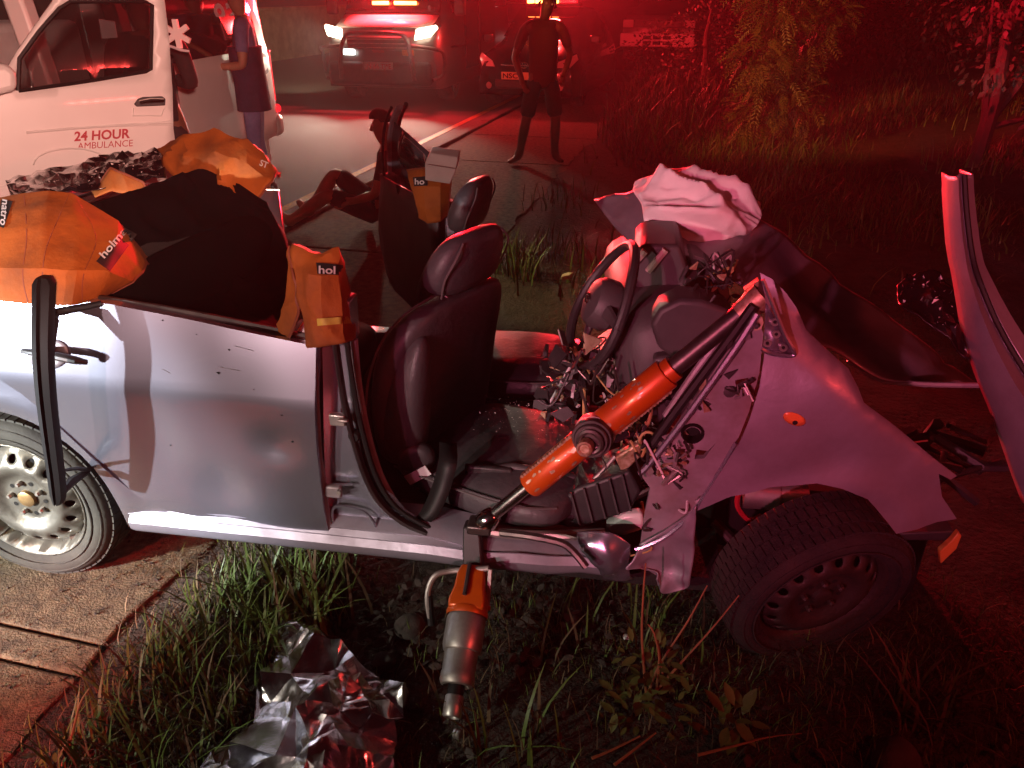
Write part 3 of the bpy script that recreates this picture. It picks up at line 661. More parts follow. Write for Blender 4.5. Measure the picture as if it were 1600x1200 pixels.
for cx, cy, n in ((1160, 600, 7), (1060, 705, 12), (1045, 735, 8)):
    for k in range(n):
        p = C(cx + random.uniform(-14, 14), cy + random.uniform(-14, 14), random.uniform(-.02, .02))
        MB().tube([p, p + V(random.uniform(-.02, .02), random.uniform(-.015, .0), random.uniform(-.025, .025)), p + V(random.uniform(-.03, .03), random.uniform(-.01, .01), random.uniform(-.03, .03))], random.uniform(.003, .007), 6).build('torn_metal', random.choice(['steel', 'paint_inner', 'worn_metal', 'dark_steel']), post)
random.seed(17)
for k in range(34):
    t = random.random(); x, y = 1176 - 170 * t + random.uniform(-10, 22), 500 + 245 * t + random.uniform(-12, 12)
    p = C(x, y, random.uniform(-.015, .03)); r = random.uniform(.008, .024); rot = Matrix.Rotation(random.uniform(0, 6), 3, 'Y') @ Matrix.Rotation(random.uniform(-.8, .8), 3, 'X'); n = random.randint(3, 5)
    MB().prism([p + rot @ V(r * math.cos(2 * math.pi * j / n) * random.uniform(.5, 1.4), 0, r * .5 * math.sin(2 * math.pi * j / n)) for j in range(n)], V(0, .003, 0)).build('torn_strip', random.choice(['paint_inner', 'steel', 'black_plastic', 'worn_metal', 'dark_steel']), post, smooth=0)
for k in range(16):
    x, y = random.uniform(1000, 1075), random.uniform(690, 850); p = C(x, y, random.uniform(.0, .06))
    MB().tube(smooth_poly([p, p + V(random.uniform(-.03, .03), -.02, random.uniform(-.04, .04)), p + V(random.uniform(-.06, .06), random.uniform(-.03, .03), random.uniform(-.07, .05))], 4, False), random.uniform(.002, .005), 5).build('torn_wire', random.choice(['wire_tan', 'black_plastic', 'dark_steel', 'reflective']), post)
# lower torn flap of the wing and the folded sill end
flp, _ = cloth('torn_flap', [[C(1000, 850, .0), C(1040, 826, .0), C(1078, 800, -.02), C(1090, 788, -.03)], [C(990, 872, -.03), C(1020, 862, -.0), C(1058, 846, -.01), C(1086, 838, -.03)],
                           [C(978, 890, -.04), C(1008, 884, -.01), C(1050, 875, .0), C(1084, 880, -.03)], [C(1024, 892, -.02), C(1032, 905, -.02), C(1055, 912, -.02), C(1078, 912, -.03)], [C(1024, 905, -.03), C(1030, 922, -.03), C(1045, 926, -.03), C(1070, 920, -.03)]],
             'paint_dusty', car, wr=.008, wsc=12, crease=.008)
cloth('folded_sill_end', [[C(900, 832, .02), C(930, 830, .0), C(960, 834, -.01), C(985, 850, -.0)], [C(905, 850, -.01), C(935, 856, -.03), C(962, 864, -.03), C(982, 880, -.01)], [C(930, 884, -.03), C(945, 888, -.04), C(965, 892, -.03), C(984, 896, -.01)], [C(944, 906, .0), C(960, 907, .0), C(975, 906, .0), C(990, 902, .01)]], 'paint_silver', car, wr=.01, wsc=10, crease=.006)
# axle, strut and liner behind the front wheel
MB().tube([C(1160, 768, .25), C(1215, 772, .25)], .05, 16).tube([C(1215, 772, .25), C(1262, 770, .25)], .04, 16).build('strut_tower', 'steel', car)
MB().tube(along([(1156, 765), (1152, 790), (1170, 812), (1190, 806)], .2), .008, 6).build('brake_hose', 'decal_red', car)
MB().tube([C(1110, 860, .25), C(1150, 870, .22), C(1210, 880, .2)], .025, 10).build('suspension_arm', 'worn_metal', car)
MB().tube([C(1115, 815, .3), C(1150, 850, .25), C(1180, 900, .2)], .018, 10).build('suspension_arm', 'dark_steel', car)
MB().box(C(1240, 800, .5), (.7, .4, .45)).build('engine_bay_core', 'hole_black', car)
# steering wheel
SW = V(1.85, .42, .92); sn = V(-.88, -.24, .42).normalized(); sa, sb = frame(sn)
sw = empty('steering_wheel', None, None); sw.parent = car
rimp = [SW + sa * math.cos(t) * .19 + sb * math.sin(t) * .19 + sn * (.012 * math.sin(2 * t)) for t in [2 * math.pi * k / 40 for k in range(41)]]
MB().tube(rimp, .0155, 10, caps=False).build('rim', 'black_plastic', sw)
hubp = [(.0, .052), (.04, .05), (.065, .04), (.078, .02), (.08, -.02), (.06, -.05)]
MB().lathe(hubp, SW + sn * .0, sn, 28).build('horn_pad', 'grey_plastic', sw)
for k in (0, .5, 1.0):
    th = math.pi * (k * 1.0) + (0 if k != .5 else math.pi); d = sa * math.cos(th) + sb * math.sin(th)
    MB().tube([SW + d * .06 + sn * .01, SW + d * .12, SW + d * .175], [.026, .018, .012], 8, flat=.5, up=sn).build('spoke', 'grey_plastic', sw)
for rx, ry in ((.022, .015), (.009, .015), (.022, .006)):
    MB().tube([SW + sn * .054 + sa * math.cos(t) * rx + sb * (math.sin(t) * ry + (.006 if ry < .01 else 0)) for t in [2 * math.pi * k / 24 for k in range(25)]], .0022, 5, caps=False).build('badge_ring', 'chrome', sw)
MB().tube([SW - sn * .04, SW - sn * .18], .035, 14).build('column', 'black_plastic', sw)
# dashboard: main beam, binnacle, end cap, shroud with keys
def plate(name, px, w, th, m, par=car, bev=.008, tilt=0.):
    return MB().prism([C(a, b, w) for a, b in px], V(0, th, tilt)).build(name, m, par, bevel=bev, bseg=3)
dash = superloft([(V(2.06, .25, .78), (.10, 0, .02), (-.02, 0, .13)), (V(2.04, .30, .80), (.14, 0, .02), (-.02, 0, .17)), (V(2.0, .8, .78), (.15, 0, .02), (-.02, 0, .17)), (V(1.96, 1.3, .74), (.14, 0, .02), (-.02, 0, .15)), (V(1.95, 1.36, .74), (.09, 0, 0), (0, 0, .1))], 20, 3).build('dashboard', 'grey_plastic', car, smooth=60)
plate('instrument_binnacle', ((990, 395), (1005, 382), (1062, 383), (1075, 420), (1084, 466), (1010, 458), (992, 450)), .5, .28, 'grey_plastic', dash, .012)
for a, b in (((1008, 392), (990, 412)), ((1040, 390), (1012, 424))):
    MB().tube([C(a[0], a[1], .485), C(b[0], b[1], .485)], .011, 6).build('dial_bracket', 'card', dash)
plate('dash_end_cap', ((1016, 508), (1030, 484), (1062, 468), (1096, 470), (1134, 484), (1150, 500), (1112, 556), (1082, 590), (1050, 560), (1028, 545)), .2, .12, 'grey_plastic', dash, .014)
plate('knee_panel', ((1020, 560), (1050, 556), (1090, 590), (1060, 650), (1036, 690), (1025, 640)), .21, .1, 'grey_plastic', dash, .012)
plate('air_duct', ((1074, 405), (1110, 415), (1136, 440), (1128, 468), (1096, 464), (1078, 440)), .55, .2, 'black_plastic', dash, .02)
plate('column_shroud', ((924, 560), (950, 542), (984, 520), (1018, 556), (1010, 585), (984, 602), (948, 606), (926, 590)), .36, .16, 'grey_plastic', dash, .014)
MB().lathe([(.02, 0), (.018, .008), (.006, .008), (.004, .0)], C(979, 543, .345), (-.2, -1, .2), 16).build('ignition_lock', 'dark_steel', dash)
ks = empty('key_bunch', 'bunch of keys on a ring hanging from the ignition lock', 'keys', car2w(C(960, 560, .33)), CAR_A)
MB().tube(ring_pts((0, 0, .015), (.016, 0, 0), (0, 0, .016), 20), .0018, 5, caps=False).build('key_ring', 'chrome', ks)
for k, a in enumerate((-.3, -.05, .2)):
    d = V(math.sin(a), -.05 * k, -math.cos(a)); MB().box(V(0, -.004 * k, 0) + d * .012, (.016, .002, .02)).box(V(0, -.004 * k, 0) + d * .038, (.007, .002, .036)).build('key', 'steel', ks)
plate('pedal_box', ((866, 792), (900, 764), (984, 736), (1002, 768), (985, 800), (905, 826), (885, 826)), .1, .16, 'black_plastic', dash, .01)
for k in range(5):
    x = 892 + k * 20; MB().tube([C(x, 770 - k * 7, .093), C(x + 14, 822 - k * 6, .093)], .004, 5).build('pedal_box_rib', 'grey_plastic', dash)
MB().tube(along([(830, 795), (870, 775), (905, 765), (935, 742), (962, 712)], .13), .007, 8).build('pedal_rod', 'steel', dash)
MB().tube(along([(795, 818), (830, 802), (850, 798)], .13), .009, 8).build('pedal_rod', 'black_plastic', dash)
brd = [C(782, 832, -.03), C(830, 838, -.05), C(876, 848, -.06), C(896, 862, -.07), C(916, 886, -.09)]
MB().tube(smooth_poly(brd, 5, False), .011, 8).build('bent_trim_rod', 'dark_steel', car)
MB().tube(along([(740, 826), (800, 834), (880, 836), (945, 834)], .02), .016, 8).build('sill_flange', 'steel', car)
MB().prism([C(a, b, .1) for a, b in ((945, 822), (975, 806), (1004, 803), (1008, 828), (975, 838), (950, 836))], V(0, .04, .0)).build('torn_trim', 'van_white', car, bevel=.01)
MB().prism([C(a, b, .12) for a, b in ((960, 715), (985, 700), (1004, 690), (1000, 716), (972, 742))], V(0, .03, 0)).build('torn_bracket', 'worn_metal', car, bevel=.006)
MB().tube(ring_pts(C(1012, 690, .06), V(.022, 0, 0), V(0, 0, .03), 20), .004, 6, caps=False).build('wire_coil', 'wire_tan', car)
random.seed(11)
wm = ['wire_tan', 'black_plastic', 'black_plastic', 'reflective', 'dark_steel']
for k in range(46):
    x, y = random.choice([(920, 560), (880, 600), (990, 650), (1000, 720), (1010, 770), (960, 620), (900, 600), (1120, 420)]); w = random.uniform(.3, .6)
    pts = []
    for j in range(5): pts.append(C(x + random.uniform(-30, 30), y + random.uniform(-34, 34), w + random.uniform(-.05, .05)))
    MB().tube(smooth_poly(pts, 4, False), random.uniform(.002, .005), 5).build('wire', random.choice(wm), dash)
sm = ['grey_plastic', 'black_plastic', 'black_plastic', 'grey_plastic', 'black_plastic', 'grey_plastic', 'dark_steel', 'reflective', 'broken_wood']
for k in range(260):
    x, y, sx, sy = random.choice([(910, 570, 40, 45), (870, 610, 30, 40), (890, 590, 40, 40), (1000, 690, 30, 60), (985, 640, 35, 50), (975, 590, 30, 20), (1005, 735, 25, 45), (950, 800, 60, 22), (1110, 440, 45, 40)])
    c = C(x + random.uniform(-sx, sx), y + random.uniform(-sy, sy), random.uniform(.26, .66)); n = random.randint(3, 5); r = random.uniform(.014, .045)
    rot = Matrix.Rotation(random.uniform(0, 6), 3, 'X') @ Matrix.Rotation(random.uniform(0, 6), 3, 'Y'); st = random.uniform(.3, 1)
    pts = [c + rot @ V(r * math.cos(2 * math.pi * j / n + random.uniform(-.4, .4)), r * st * math.sin(2 * math.pi * j / n), 0) for j in range(n)]
    MB().prism(pts, rot @ V(0, 0, random.uniform(.003, .012))).build('plastic_shard', random.choice(sm), dash, smooth=0)
random.seed(41)
for x, y, w in ((1000, 650, .24), (1030, 690, .20), (985, 605, .28), (960, 640, .32), (1012, 612, .22), (1046, 640, .18), (930, 600, .34), (905, 560, .36), (1005, 780, .12), (1020, 740, .12), (920, 800, .14), (968, 690, .26), (1060, 600, .19), (884, 640, .36), (940, 560, .34), (1100, 470, .4), (1080, 440, .45), (1120, 450, .42)):
    c = C(x + random.uniform(-8, 8), y + random.uniform(-8, 8), w); n = random.randint(5, 7); r = random.uniform(.028, .06); a0 = random.uniform(0, 3); rot = Matrix.Rotation(a0, 3, 'Y') @ Matrix.Rotation(random.uniform(-.9, .9), 3, 'X')
    MB().prism([c + rot @ V(r * math.cos(2 * math.pi * j / n) * random.uniform(.5, 1.35), 0, r * random.uniform(.3, .6) * math.sin(2 * math.pi * j / n)) for j in range(n)], rot @ V(0, .012, 0)).build('broken_trim', random.choice(['grey_plastic', 'black_plastic', 'black_plastic', 'dark_steel']), dash, bevel=.003)
for k in range(22):
    x, y = random.choice([(950, 580), (1000, 640), (1020, 700), (900, 600), (1010, 760), (1100, 450)]); a = C(x + random.uniform(-25, 25), y + random.uniform(-25, 25), random.uniform(.16, .3)); b = a + V(random.uniform(-.12, .12), random.uniform(-.05, .05), random.uniform(-.10, -.02)); m_ = (a + b) / 2 - V(0, .01, random.uniform(.02, .06))
    MB().tube(smooth_poly([a, m_, b], 6, False), random.uniform(.0025, .0055), 6).build('hanging_wire', random.choice(['black_plastic', 'black_plastic', 'wire_tan', 'dark_steel']), dash)
gc = MB()
for k in range(150):
    p = V(random.gauss(1.60, .09), random.gauss(.50, .08), .468 + random.uniform(0, .012)); r = random.uniform(.0015, .0045)
    gc.add([p + V(random.uniform(-r, r), random.uniform(-r, r), random.uniform(0, r)) for _ in range(4)], [(0, 1, 2), (0, 2, 3), (0, 1, 3), (1, 2, 3)])
tag(gc.build('glass_crumbs', 'glass_crumb', car, smooth=0), kind='stuff')
# crushed bonnet
cloth('bonnet', [[C(928, 312, 1.15), C(950, 342, 1.0), C(992, 392, .8)], [C(1010, 296, 1.0), C(1030, 345, .85), C(1058, 398, .62)], [C(1180, 338, .95), C(1172, 388, .75), C(1160, 436, .5)],
                 [C(1300, 425, .88), C(1272, 470, .68), C(1236, 508, .42)], [C(1400, 500, .8), C(1366, 530, .6), C(1325, 560, .38)], [C(1470, 552, .7), C(1424, 570, .52), C(1376, 592, .38)], [C(1530, 600, .6), C(1490, 602, .5), C(1440, 599, .4)]],
      'hood_paint_dim', car, wr=.022, wsc=4, crease=.025, thick=.008, seed=4)
MB().tube(along([(1325, 562), (1350, 580), (1376, 593), (1440, 600), (1530, 602)], .4), .008, 6).build('bonnet_edge', 'paint_inner', car)
for k in range(13):
    c = C(random.uniform(1350, 1540), random.uniform(600, 760), random.uniform(.2, .6)); c.z = min(c.z, .55)
    MB().tube([c, c + V(random.uniform(-.12, .12), random.uniform(-.1, .1), random.uniform(-.08, .05)), c + V(random.uniform(-.2, .2), random.uniform(-.1, .1), random.uniform(-.12, .0))], random.uniform(.008, .03), 6).build('engine_part', random.choice(['black_plastic', 'dark_steel', 'rubber_black', 'grey_plastic']), car)
MB().prism([C(a, b, .06) for a, b in ((1498, 832), (1503, 838), (1495, 858), (1470, 882), (1468, 862), (1484, 848))], V(0, .02, .0)).build('indicator_shard', 'lens_amber', car, bevel=.003)
# ------------------------------------------------------------------ things lying on and round the wreck
from mathutils.bvhtree import BVHTree
def caster(*objs):
    bs = []
    for o in objs:
        me = o.data; bs.append(BVHTree.FromPolygons([v.co for v in me.vertices], [p.vertices for p in me.polygons]))
    org = V(*[(V(0, 0, CAM_H) - CAR_O).dot(EU), (V(0, 0, CAM_H) - CAR_O).dot(EW), CAM_H])
    def f(px, py, lift=.006):
        d = ray(px, py); d = V(d.dot(EU), d.dot(EW), d.z).normalized(); best = None
        for b in bs:
            h = b.ray_cast(org, d)
            if h[0] and (best is None or h[3] < best[3]): best = h
        if best is None: return C(px, py, .3)
        return best[0] - d * lift
    return f
def decal_patch(name, quad, f, m, parent, n=(10, 5), lift=.010):
    a, b, c, d = [Vector(q) for q in quad]
    g = [[f(*(a.lerp(b, i / n[0]).lerp(d.lerp(c, i / n[0]), j / n[1])), lift) for i in range(n[0] + 1)] for j in range(n[1] + 1)]
    return MB().grid(g).build(name, m, parent, smooth=180)
def decal_text(name, txt, o, ex, ey, f, m, parent, bold=.02, lift=.014):
    o, ex, ey = Vector(o), Vector(ex), Vector(ey)
    return text(name, txt, lambda a, b: f(*(o + ex * a + ey * b), lift), m, parent, bold)
def cover(label, nets, **k):
    e = empty('protective_cover', label, 'cover', CAR_O, CAR_A, 'orange covers over the cut car pillars'); os_ = []
    for i, n in enumerate(nets):
        o, S = cloth('canvas' if i == 0 else 'flap', n, 'cover_orange', e, lin=True, smooth=28, **k); os_.append(o)
        a, b = S.n; q = 5
        MB().tube([S.P(0, j / q) for j in range(b * q + 1)], .0045, 5).build('bound_edge', 'cover_edge', e)
        MB().tube([S.P(j / q, b) for j in range(a * q + 1)], .0045, 5).build('bound_edge', 'cover_edge', e)
    return e, os_
netA = [[C(-60, 345, .6), C(0, 338, .6), C(75, 325, .62), C(115, 330, .62), C(190, 360, .6), C(235, 415, .55)],
        [C(-60, 318, .25), C(0, 312, .25), C(75, 300, .28), C(112, 304, .30), C(185, 345, .32), C(228, 412, .33)],
        [C(-60, 360, .1), C(0, 360, .1), C(70, 360, .1), C(120, 370, .12), C(180, 385, .17), C(222, 425, .24)],
        [C(-60, 420, -.03), C(0, 420, -.03), C(70, 420, -.03), C(120, 425, -.01), C(165, 425, .06), C(205, 438, .18)],
        [C(-60, 474, -.07), C(0, 470, -.07), C(60, 476, -.07), C(112, 477, -.06), C(145, 466, .02), C(172, 452, .14)]]
eA, oA = cover('large orange cover with black band over the rear pillar beside the wheel', [netA], wr=.008, wsc=4, crease=.010, q=10)

fA = caster(*oA)
for l in (((38, 306), (42, 370), (36, 430), (44, 472)), ((108, 304), (92, 340), (72, 390), (66, 440)), ((120, 312), (150, 372), (130, 430), (128, 470))):
    MB().tube([fA(a, b, .001) for a, b in smooth_poly(l, 6, False)] if False else [fA(p[0], p[1], .001) for p in smooth_poly([Vector((a, b)) for a, b in l], 6, False)], .0022, 5).build('stitched_seam', 'cover_edge', eA)
decal_patch('name_band', ((150, 408), (196, 356), (214, 366), (172, 424)), fA, 'cover_black', eA)
decal_text('lettering', 'holma', (163, 404), (36, -42), (-9, -8), fA, 'print_white', eA)
decal_patch('name_band', ((-6, 352), (2, 312), (20, 314), (6, 356)), fA, 'cover_black', eA)
decal_text('lettering', 'natro', (4, 311), (-4, 40), (9, 2), fA, 'print_white', eA)
eB, oB = cover('orange cover standing over the far rear pillar in front of the ambulance', [[[C(240, 240, 1.5), C(290, 222, 1.5), C(335, 208, 1.5), C(390, 228, 1.48), C(438, 275, 1.42)],
        [C(247, 235, 1.38), C(290, 215, 1.38), C(335, 203, 1.38), C(385, 222, 1.35), C(432, 268, 1.28)], [C(262, 262, 1.3), C(300, 245, 1.28), C(340, 240, 1.25), C(385, 255, 1.22), C(425, 287, 1.2)],
        [C(285, 290, 1.27), C(315, 285, 1.22), C(345, 290, 1.18), C(372, 305, 1.15), C(396, 322, 1.14)]]], wr=.012, wsc=8, crease=.02)
fB = caster(*oB)
decal_text('lettering', 'ST', (405, 258), (12, 5), (3, -9), fB, 'print_white', eB)
eE, _ = cover('small peaked orange cover between the shattered rear glass and black bench', [[[C(145, 300, .98), C(172, 262, .98), C(190, 270, .95), C(225, 286, .95)], [C(150, 310, .9), C(175, 298, .9), C(205, 304, .9), C(236, 312, .92)]]], wr=.01, wsc=10)
eC, oC = cover('orange cover with yellow strap hanging over the cut middle pillar', [
    [[C(457, 388, .16), C(482, 396, .16), C(505, 400, .16), C(524, 392, .16), C(536, 420, .18)], [C(456, 386, .07), C(480, 396, .05), C(505, 402, .04), C(526, 388, .06), C(537, 420, .14)], [C(462, 430, .02), C(480, 430, -.01), C(502, 432, -.03), C(527, 430, .0), C(545, 450, .12)],
     [C(470, 478, -.02), C(485, 478, -.04), C(503, 480, -.06), C(532, 480, -.04), C(551, 487, .08)], [C(477, 510, -.04), C(490, 510, -.06), C(507, 512, -.07), C(535, 510, -.05), C(552, 512, .06)], [C(485, 541, -.04), C(500, 541, -.06), C(512, 539, -.06), C(535, 534, -.05), C(549, 528, .04)]],
    [[C(456, 386, .075), C(458, 400, .06), C(461, 420, .03)], [C(450, 430, .05), C(456, 432, .03), C(463, 434, .01)], [C(447, 478, .03), C(456, 478, .01), C(469, 480, -.01)], [C(431, 520, .03), C(440, 524, .015), C(453, 527, .0)]]], wr=.008, wsc=11, crease=.01)
fC = caster(*oC)
decal_patch('name_band', ((494, 410), (536, 414), (537, 430), (496, 428)), fC, 'cover_black', eC)
decal_text('lettering', 'hol', (498, 427), (26, 1), (0, -12), fC, 'print_white', eC)
decal_patch('strap', ((495, 498), (550, 494), (550, 505), (496, 509)), fC, 'cover_yellow', eC)
eD, oD = cover('orange cover with pale flap over the far middle pillar behind headrest', [[[C(636, 266, 1.50), C(660, 262, 1.45), C(690, 262, 1.45), C(706, 268, 1.48)], [C(642, 290, 1.42), C(662, 292, 1.38), C(688, 292, 1.38), C(704, 292, 1.42)], [C(650, 320, 1.40), C(664, 324, 1.36), C(688, 322, 1.36), C(700, 318, 1.4)], [C(655, 340, 1.42), C(668, 349, 1.38), C(688, 346, 1.38), C(698, 336, 1.42)]]], wr=.008, wsc=11)
fD = caster(*oD)
decal_patch('name_band', ((645, 277), (668, 275), (668, 290), (647, 291)), fD, 'cover_black', eD)
decal_text('lettering', 'ho', (648, 288), (15, 0), (0, -9), fD, 'print_white', eD)
MB().prism([C(a, b, 1.35) for a, b in ((664, 256), (672, 239), (716, 246), (712, 268), (703, 288), (664, 282))], V(0, .05, .02)).build('pale_flap', 'card', eD, bevel=.004)
MB().tube([C(668, 258, 1.335), C(712, 265, 1.335)], .004, 5).build('pale_flap_fold', 'card', eD)

# shattered rear window lying on the deck
gw = empty('shattered_rear_window', 'crazed dark rear window lying crumpled on the boot', 'car glass', CAR_O, CAR_A)
g, _ = cloth('glass_sheet', [[C(10, 285, 1.25), C(80, 268, 1.3), C(150, 252, 1.35), C(210, 240, 1.4), C(258, 236, 1.42)], [C(15, 300, .95), C(90, 290, 1.0), C(150, 272, 1.1), C(210, 262, 1.15), C(255, 256, 1.25)], [C(20, 312, .8), C(90, 306, .85), C(150, 296, .9), C(210, 290, 1.0), C(260, 282, 1.12)]], 'black_film', gw, wr=.02, wsc=12, crease=.02, smooth=20, q=8)
random.seed(5); sh = MB()
fg = caster(g)
for k in range(130):
    x = random.uniform(20, 250); y = random.uniform(292, 312) - (x / 250) * 45 + random.uniform(-12, 10)
    p = fg(x, y, .006); r = random.uniform(.003, .008)
    sh.add([p + V(random.uniform(-r, r), random.uniform(-r, r), random.uniform(-r, r) * .6) for _ in range(3)], [(0, 1, 2)])
tag(sh.build('glass_splinters', 'glass_crumb', gw, smooth=0), kind='stuff')

# hydraulic ram
A0, A1 = C(754, 818, -.005), C(1186, 466, .06); ax = (A1 - A0); L = ax.length; ax.normalize()
ram = empty('hydraulic_ram', 'long orange rescue ram braced diagonally across the door opening', 'rescue ram', CAR_O, CAR_A)
def on(k): return A0 + ax * L * k
MB().lathe([(0, -.0), (.03, 0), (.034, .02), (.026, .05), (.019, .055), (.019, L * .24), (.0, L * .24)], A0, ax, 24).build('rod', 'chrome', ram, smooth=40)
MB().lathe([(.02, 0), (.036, 0), (.040, .006), (.040, L * .235), (.036, L * .24), (.02, L * .24)], on(.195), ax, 28).build('cylinder_body', 'ram_orange', ram, smooth=40)
MB().lathe([(.02, 0), (.038, 0), (.042, .006), (.042, L * .245), (.040, L * .25), (.033, L * .25), (.033, L * .275), (.022, L * .275)], on(.455), ax, 28).build('cylinder_body', 'ram_orange', ram, smooth=40)
MB().lathe([(.0245, 0), (.0245, L * .25)], on(.71), ax, 24).build('rod', 'dark_steel', ram, smooth=40)
MB().lathe([(.028, 0), (.03, .03), (.036, .05), (.036, .07), (.0, .07)], on(.94), ax, 20).build('head', 'worn_metal', ram, smooth=40)
sd = ax.cross(V(0, 1, 0)).normalized()
for s in (-1, 1): MB().prism([on(.985) + sd * s * .012, on(.985) + sd * s * .038, on(1.03) + sd * s * .034, on(1.01) + sd * s * .014], V(0, .03, 0)).build('claw', 'worn_metal', ram, bevel=.003)
MB().box(A0 + ax * -.01, (.07, .06, .03)).build('foot_plate', 'dark_steel', ram, bevel=.006)
K0 = on(.452)
MB().lathe([(.052, .02), (.055, .045), (.052, .052), (.046, .052), (.046, .06), (.043, .064), (.036, .064), (.036, .075), (.03, .078), (.024, .076), (.022, .06), (.0, .06)], K0, (-.15, -1, .1), 32).build('control_valve', 'dark_steel', ram, smooth=35)
MB().lathe([(.055, .0), (.055, .03), (.047, .03)], K0, (-.15, -1, .1), 32).build('valve_collar', 'steel', ram)
MB().lathe([(.022, .066), (.021, .092), (.016, .096), (.012, .09), (.0, .09)], K0 + V(-.01, 0, -.012), (-.15, -1, .1), 20).build('hose_coupling', 'worn_metal', ram)
MB().tube(smooth_poly([K0 + V(.02, -.07, -.03), K0 + V(.035, -.06, -.07), K0 + V(.02, -.05, -.10)], 4, False), .0018, 5).build('cap_cord', 'black_plastic', ram)
MB().lathe([(0, .008), (.014, .006), (.016, 0), (.014, -.01), (0, -.012)], C(932, 703, -.04), (0, -1, 0), 14).build('dust_cap', 'steel', ram)
random.seed(8); wr_ = MB()
for k in range(26):
    t = random.choice([random.uniform(.21, .40), random.uniform(.5, .67)]); r = .0415
    th = random.uniform(-1.0, 1.2); d = (V(0, -1, 0) * math.cos(th) + sd * math.sin(th)); d = (d - ax * d.dot(ax)).normalized(); tg = ax.cross(d)
    p = on(t) + d * (r if t > .45 else .0395); n = random.randint(5, 7); s = random.uniform(.003, .011)
    wr_.add([p + ax * s * random.uniform(.6, 1.6) * math.cos(2 * math.pi * j / n) + tg * s * random.uniform(.3, .8) * math.sin(2 * math.pi * j / n) + d * .0012 for j in range(n)], [tuple(range(n))])
tag(wr_.build('paint_chips', 'worn_metal', ram, smooth=0), kind='stuff')
tt = MB()
for k in range(44):
    t = .21 + .47 * k / 43
    if .42 < t < .50: continue
    s = (-1 if t > .45 else 1); d = (sd * s * .95 - V(0, .3, 0)).normalized(); tt.box(on(t) + d * .041, (.008, .01, .009), Matrix.Rotation(.4 * (k % 3), 3, 'Y'))
tag(tt.build('toothed_edge', 'worn_metal', ram, smooth=0), kind='stuff')

# hydraulic hand tool hooked on the sill
tl = empty('hydraulic_hand_tool', 'orange and steel hydraulic hand tool leaning off the sill towards the grass', 'rescue tool', CAR_O, CAR_A)
T0, T1 = C(742, 880, -.06), C(708, 1104, -.40); ta = T1 - T0; TL = ta.length; ta.normalize(); ts_, tu = frame(ta)
def tp(k): return T0 + ta * TL * k
MB().loft([[C(735, 818, .0) + V(x, y, 0) for x, y in ((-.018, -.02), (.03, -.02), (.03, .02), (-.018, .02))], [C(736, 858, -.035) + V(x, y, 0) for x, y in ((-.022, -.02), (.034, -.02), (.034, .02), (-.022, .02))], [C(738, 892, -.07) + V(x, y, 0) for x, y in ((-.022, -.02), (.034, -.02), (.034, .02), (-.022, .02))]]).build('jaw_block', 'black_plastic', tl, bevel=.005)
rot = Matrix((ts_, tu, ta)).transposed()
hs = superloft([(tp(.04), ts_ * .036, tu * .036), (tp(.12), ts_ * .044, tu * .046), (tp(.22), ts_ * .047, tu * .048), (tp(.31), ts_ * .056, tu * .054), (tp(.37), ts_ * .054, tu * .053)], 8, 6).build('housing', 'ram_orange', tl, bevel=.006, smooth=25)
MB().tube([tp(.05) + tu * .05 - ts_ * .006, tp(.29) + tu * .058 - ts_ * .006], .006, 6).build('housing_groove', 'black_plastic', hs)
MB().lathe([(.056, 0), (.059, .01), (.056, .02)], tp(.35), ta, 28).build('collar', 'ram_orange', tl)
MB().lathe([(.05, 0), (.054, .01), (.054, .085), (.050, .098), (.046, .10), (.044, .15), (.046, .155), (.047, .175), (.042, .185), (.036, .188), (.03, .17)], tp(.39), ta, 32).build('sleeve', 'steel', tl, smooth=35)
MB().tube([tp(.70), tp(.80), tp(.95)], .022, 16).build('hose_end', 'rubber_black', tl)
MB().lathe([(.022, 0), (.025, .004), (.025, .05), (.021, .055), (.017, .05), (.014, .035), (.006, .035), (.005, .048), (.0, .049)], tp(.93), ta, 24).build('coupling', 'steel', tl, smooth=40)
hd = [tp(.05) + ts_ * .05 * -1 + tu * .03]
hpx = [(764, 888, -.10), (735, 890, -.10), (705, 892, -.10), (682, 898, -.115), (671, 915, -.13), (668, 940, -.15), (674, 975, -.17)]
MB().tube(smooth_poly([C(a, b, w) for a, b, w in hpx], 5, False), .0085, 10).build('carry_handle', 'steel', tl)
MB().tube([C(670, 930, -.14), C(674, 976, -.17)], .011, 10).build('handle_sleeve', 'rubber_black', tl)
MB().box((C(764, 888, -.10) + C(764, 952, -.16)) / 2, (.012, .01, (C(764, 888, -.10) - C(764, 952, -.16)).length), frame and Matrix.Rotation(-.45, 3, 'X')).build('handle_bracket', 'steel', tl, bevel=.002)
MB().tube([C(745, 949, -.15), C(768, 951, -.16)], .008, 8).build('handle_pin', 'chrome', tl)
MB().tube(smooth_poly([tp(1.0) + tu * .0, C(720, 1122, -.40), C(716, 1138, -.41)], 4, False), .0015, 5).build('cap_cord', 'dark_steel', tl)
MB().lathe([(0, .014), (.012, .013), (.014, .008), (.012, .004), (.014, .0), (.012, -.006), (0, -.008)], C(713, 1146, -.42), (1, -.3, .1), 14).build('dust_cap', 'steel', tl)

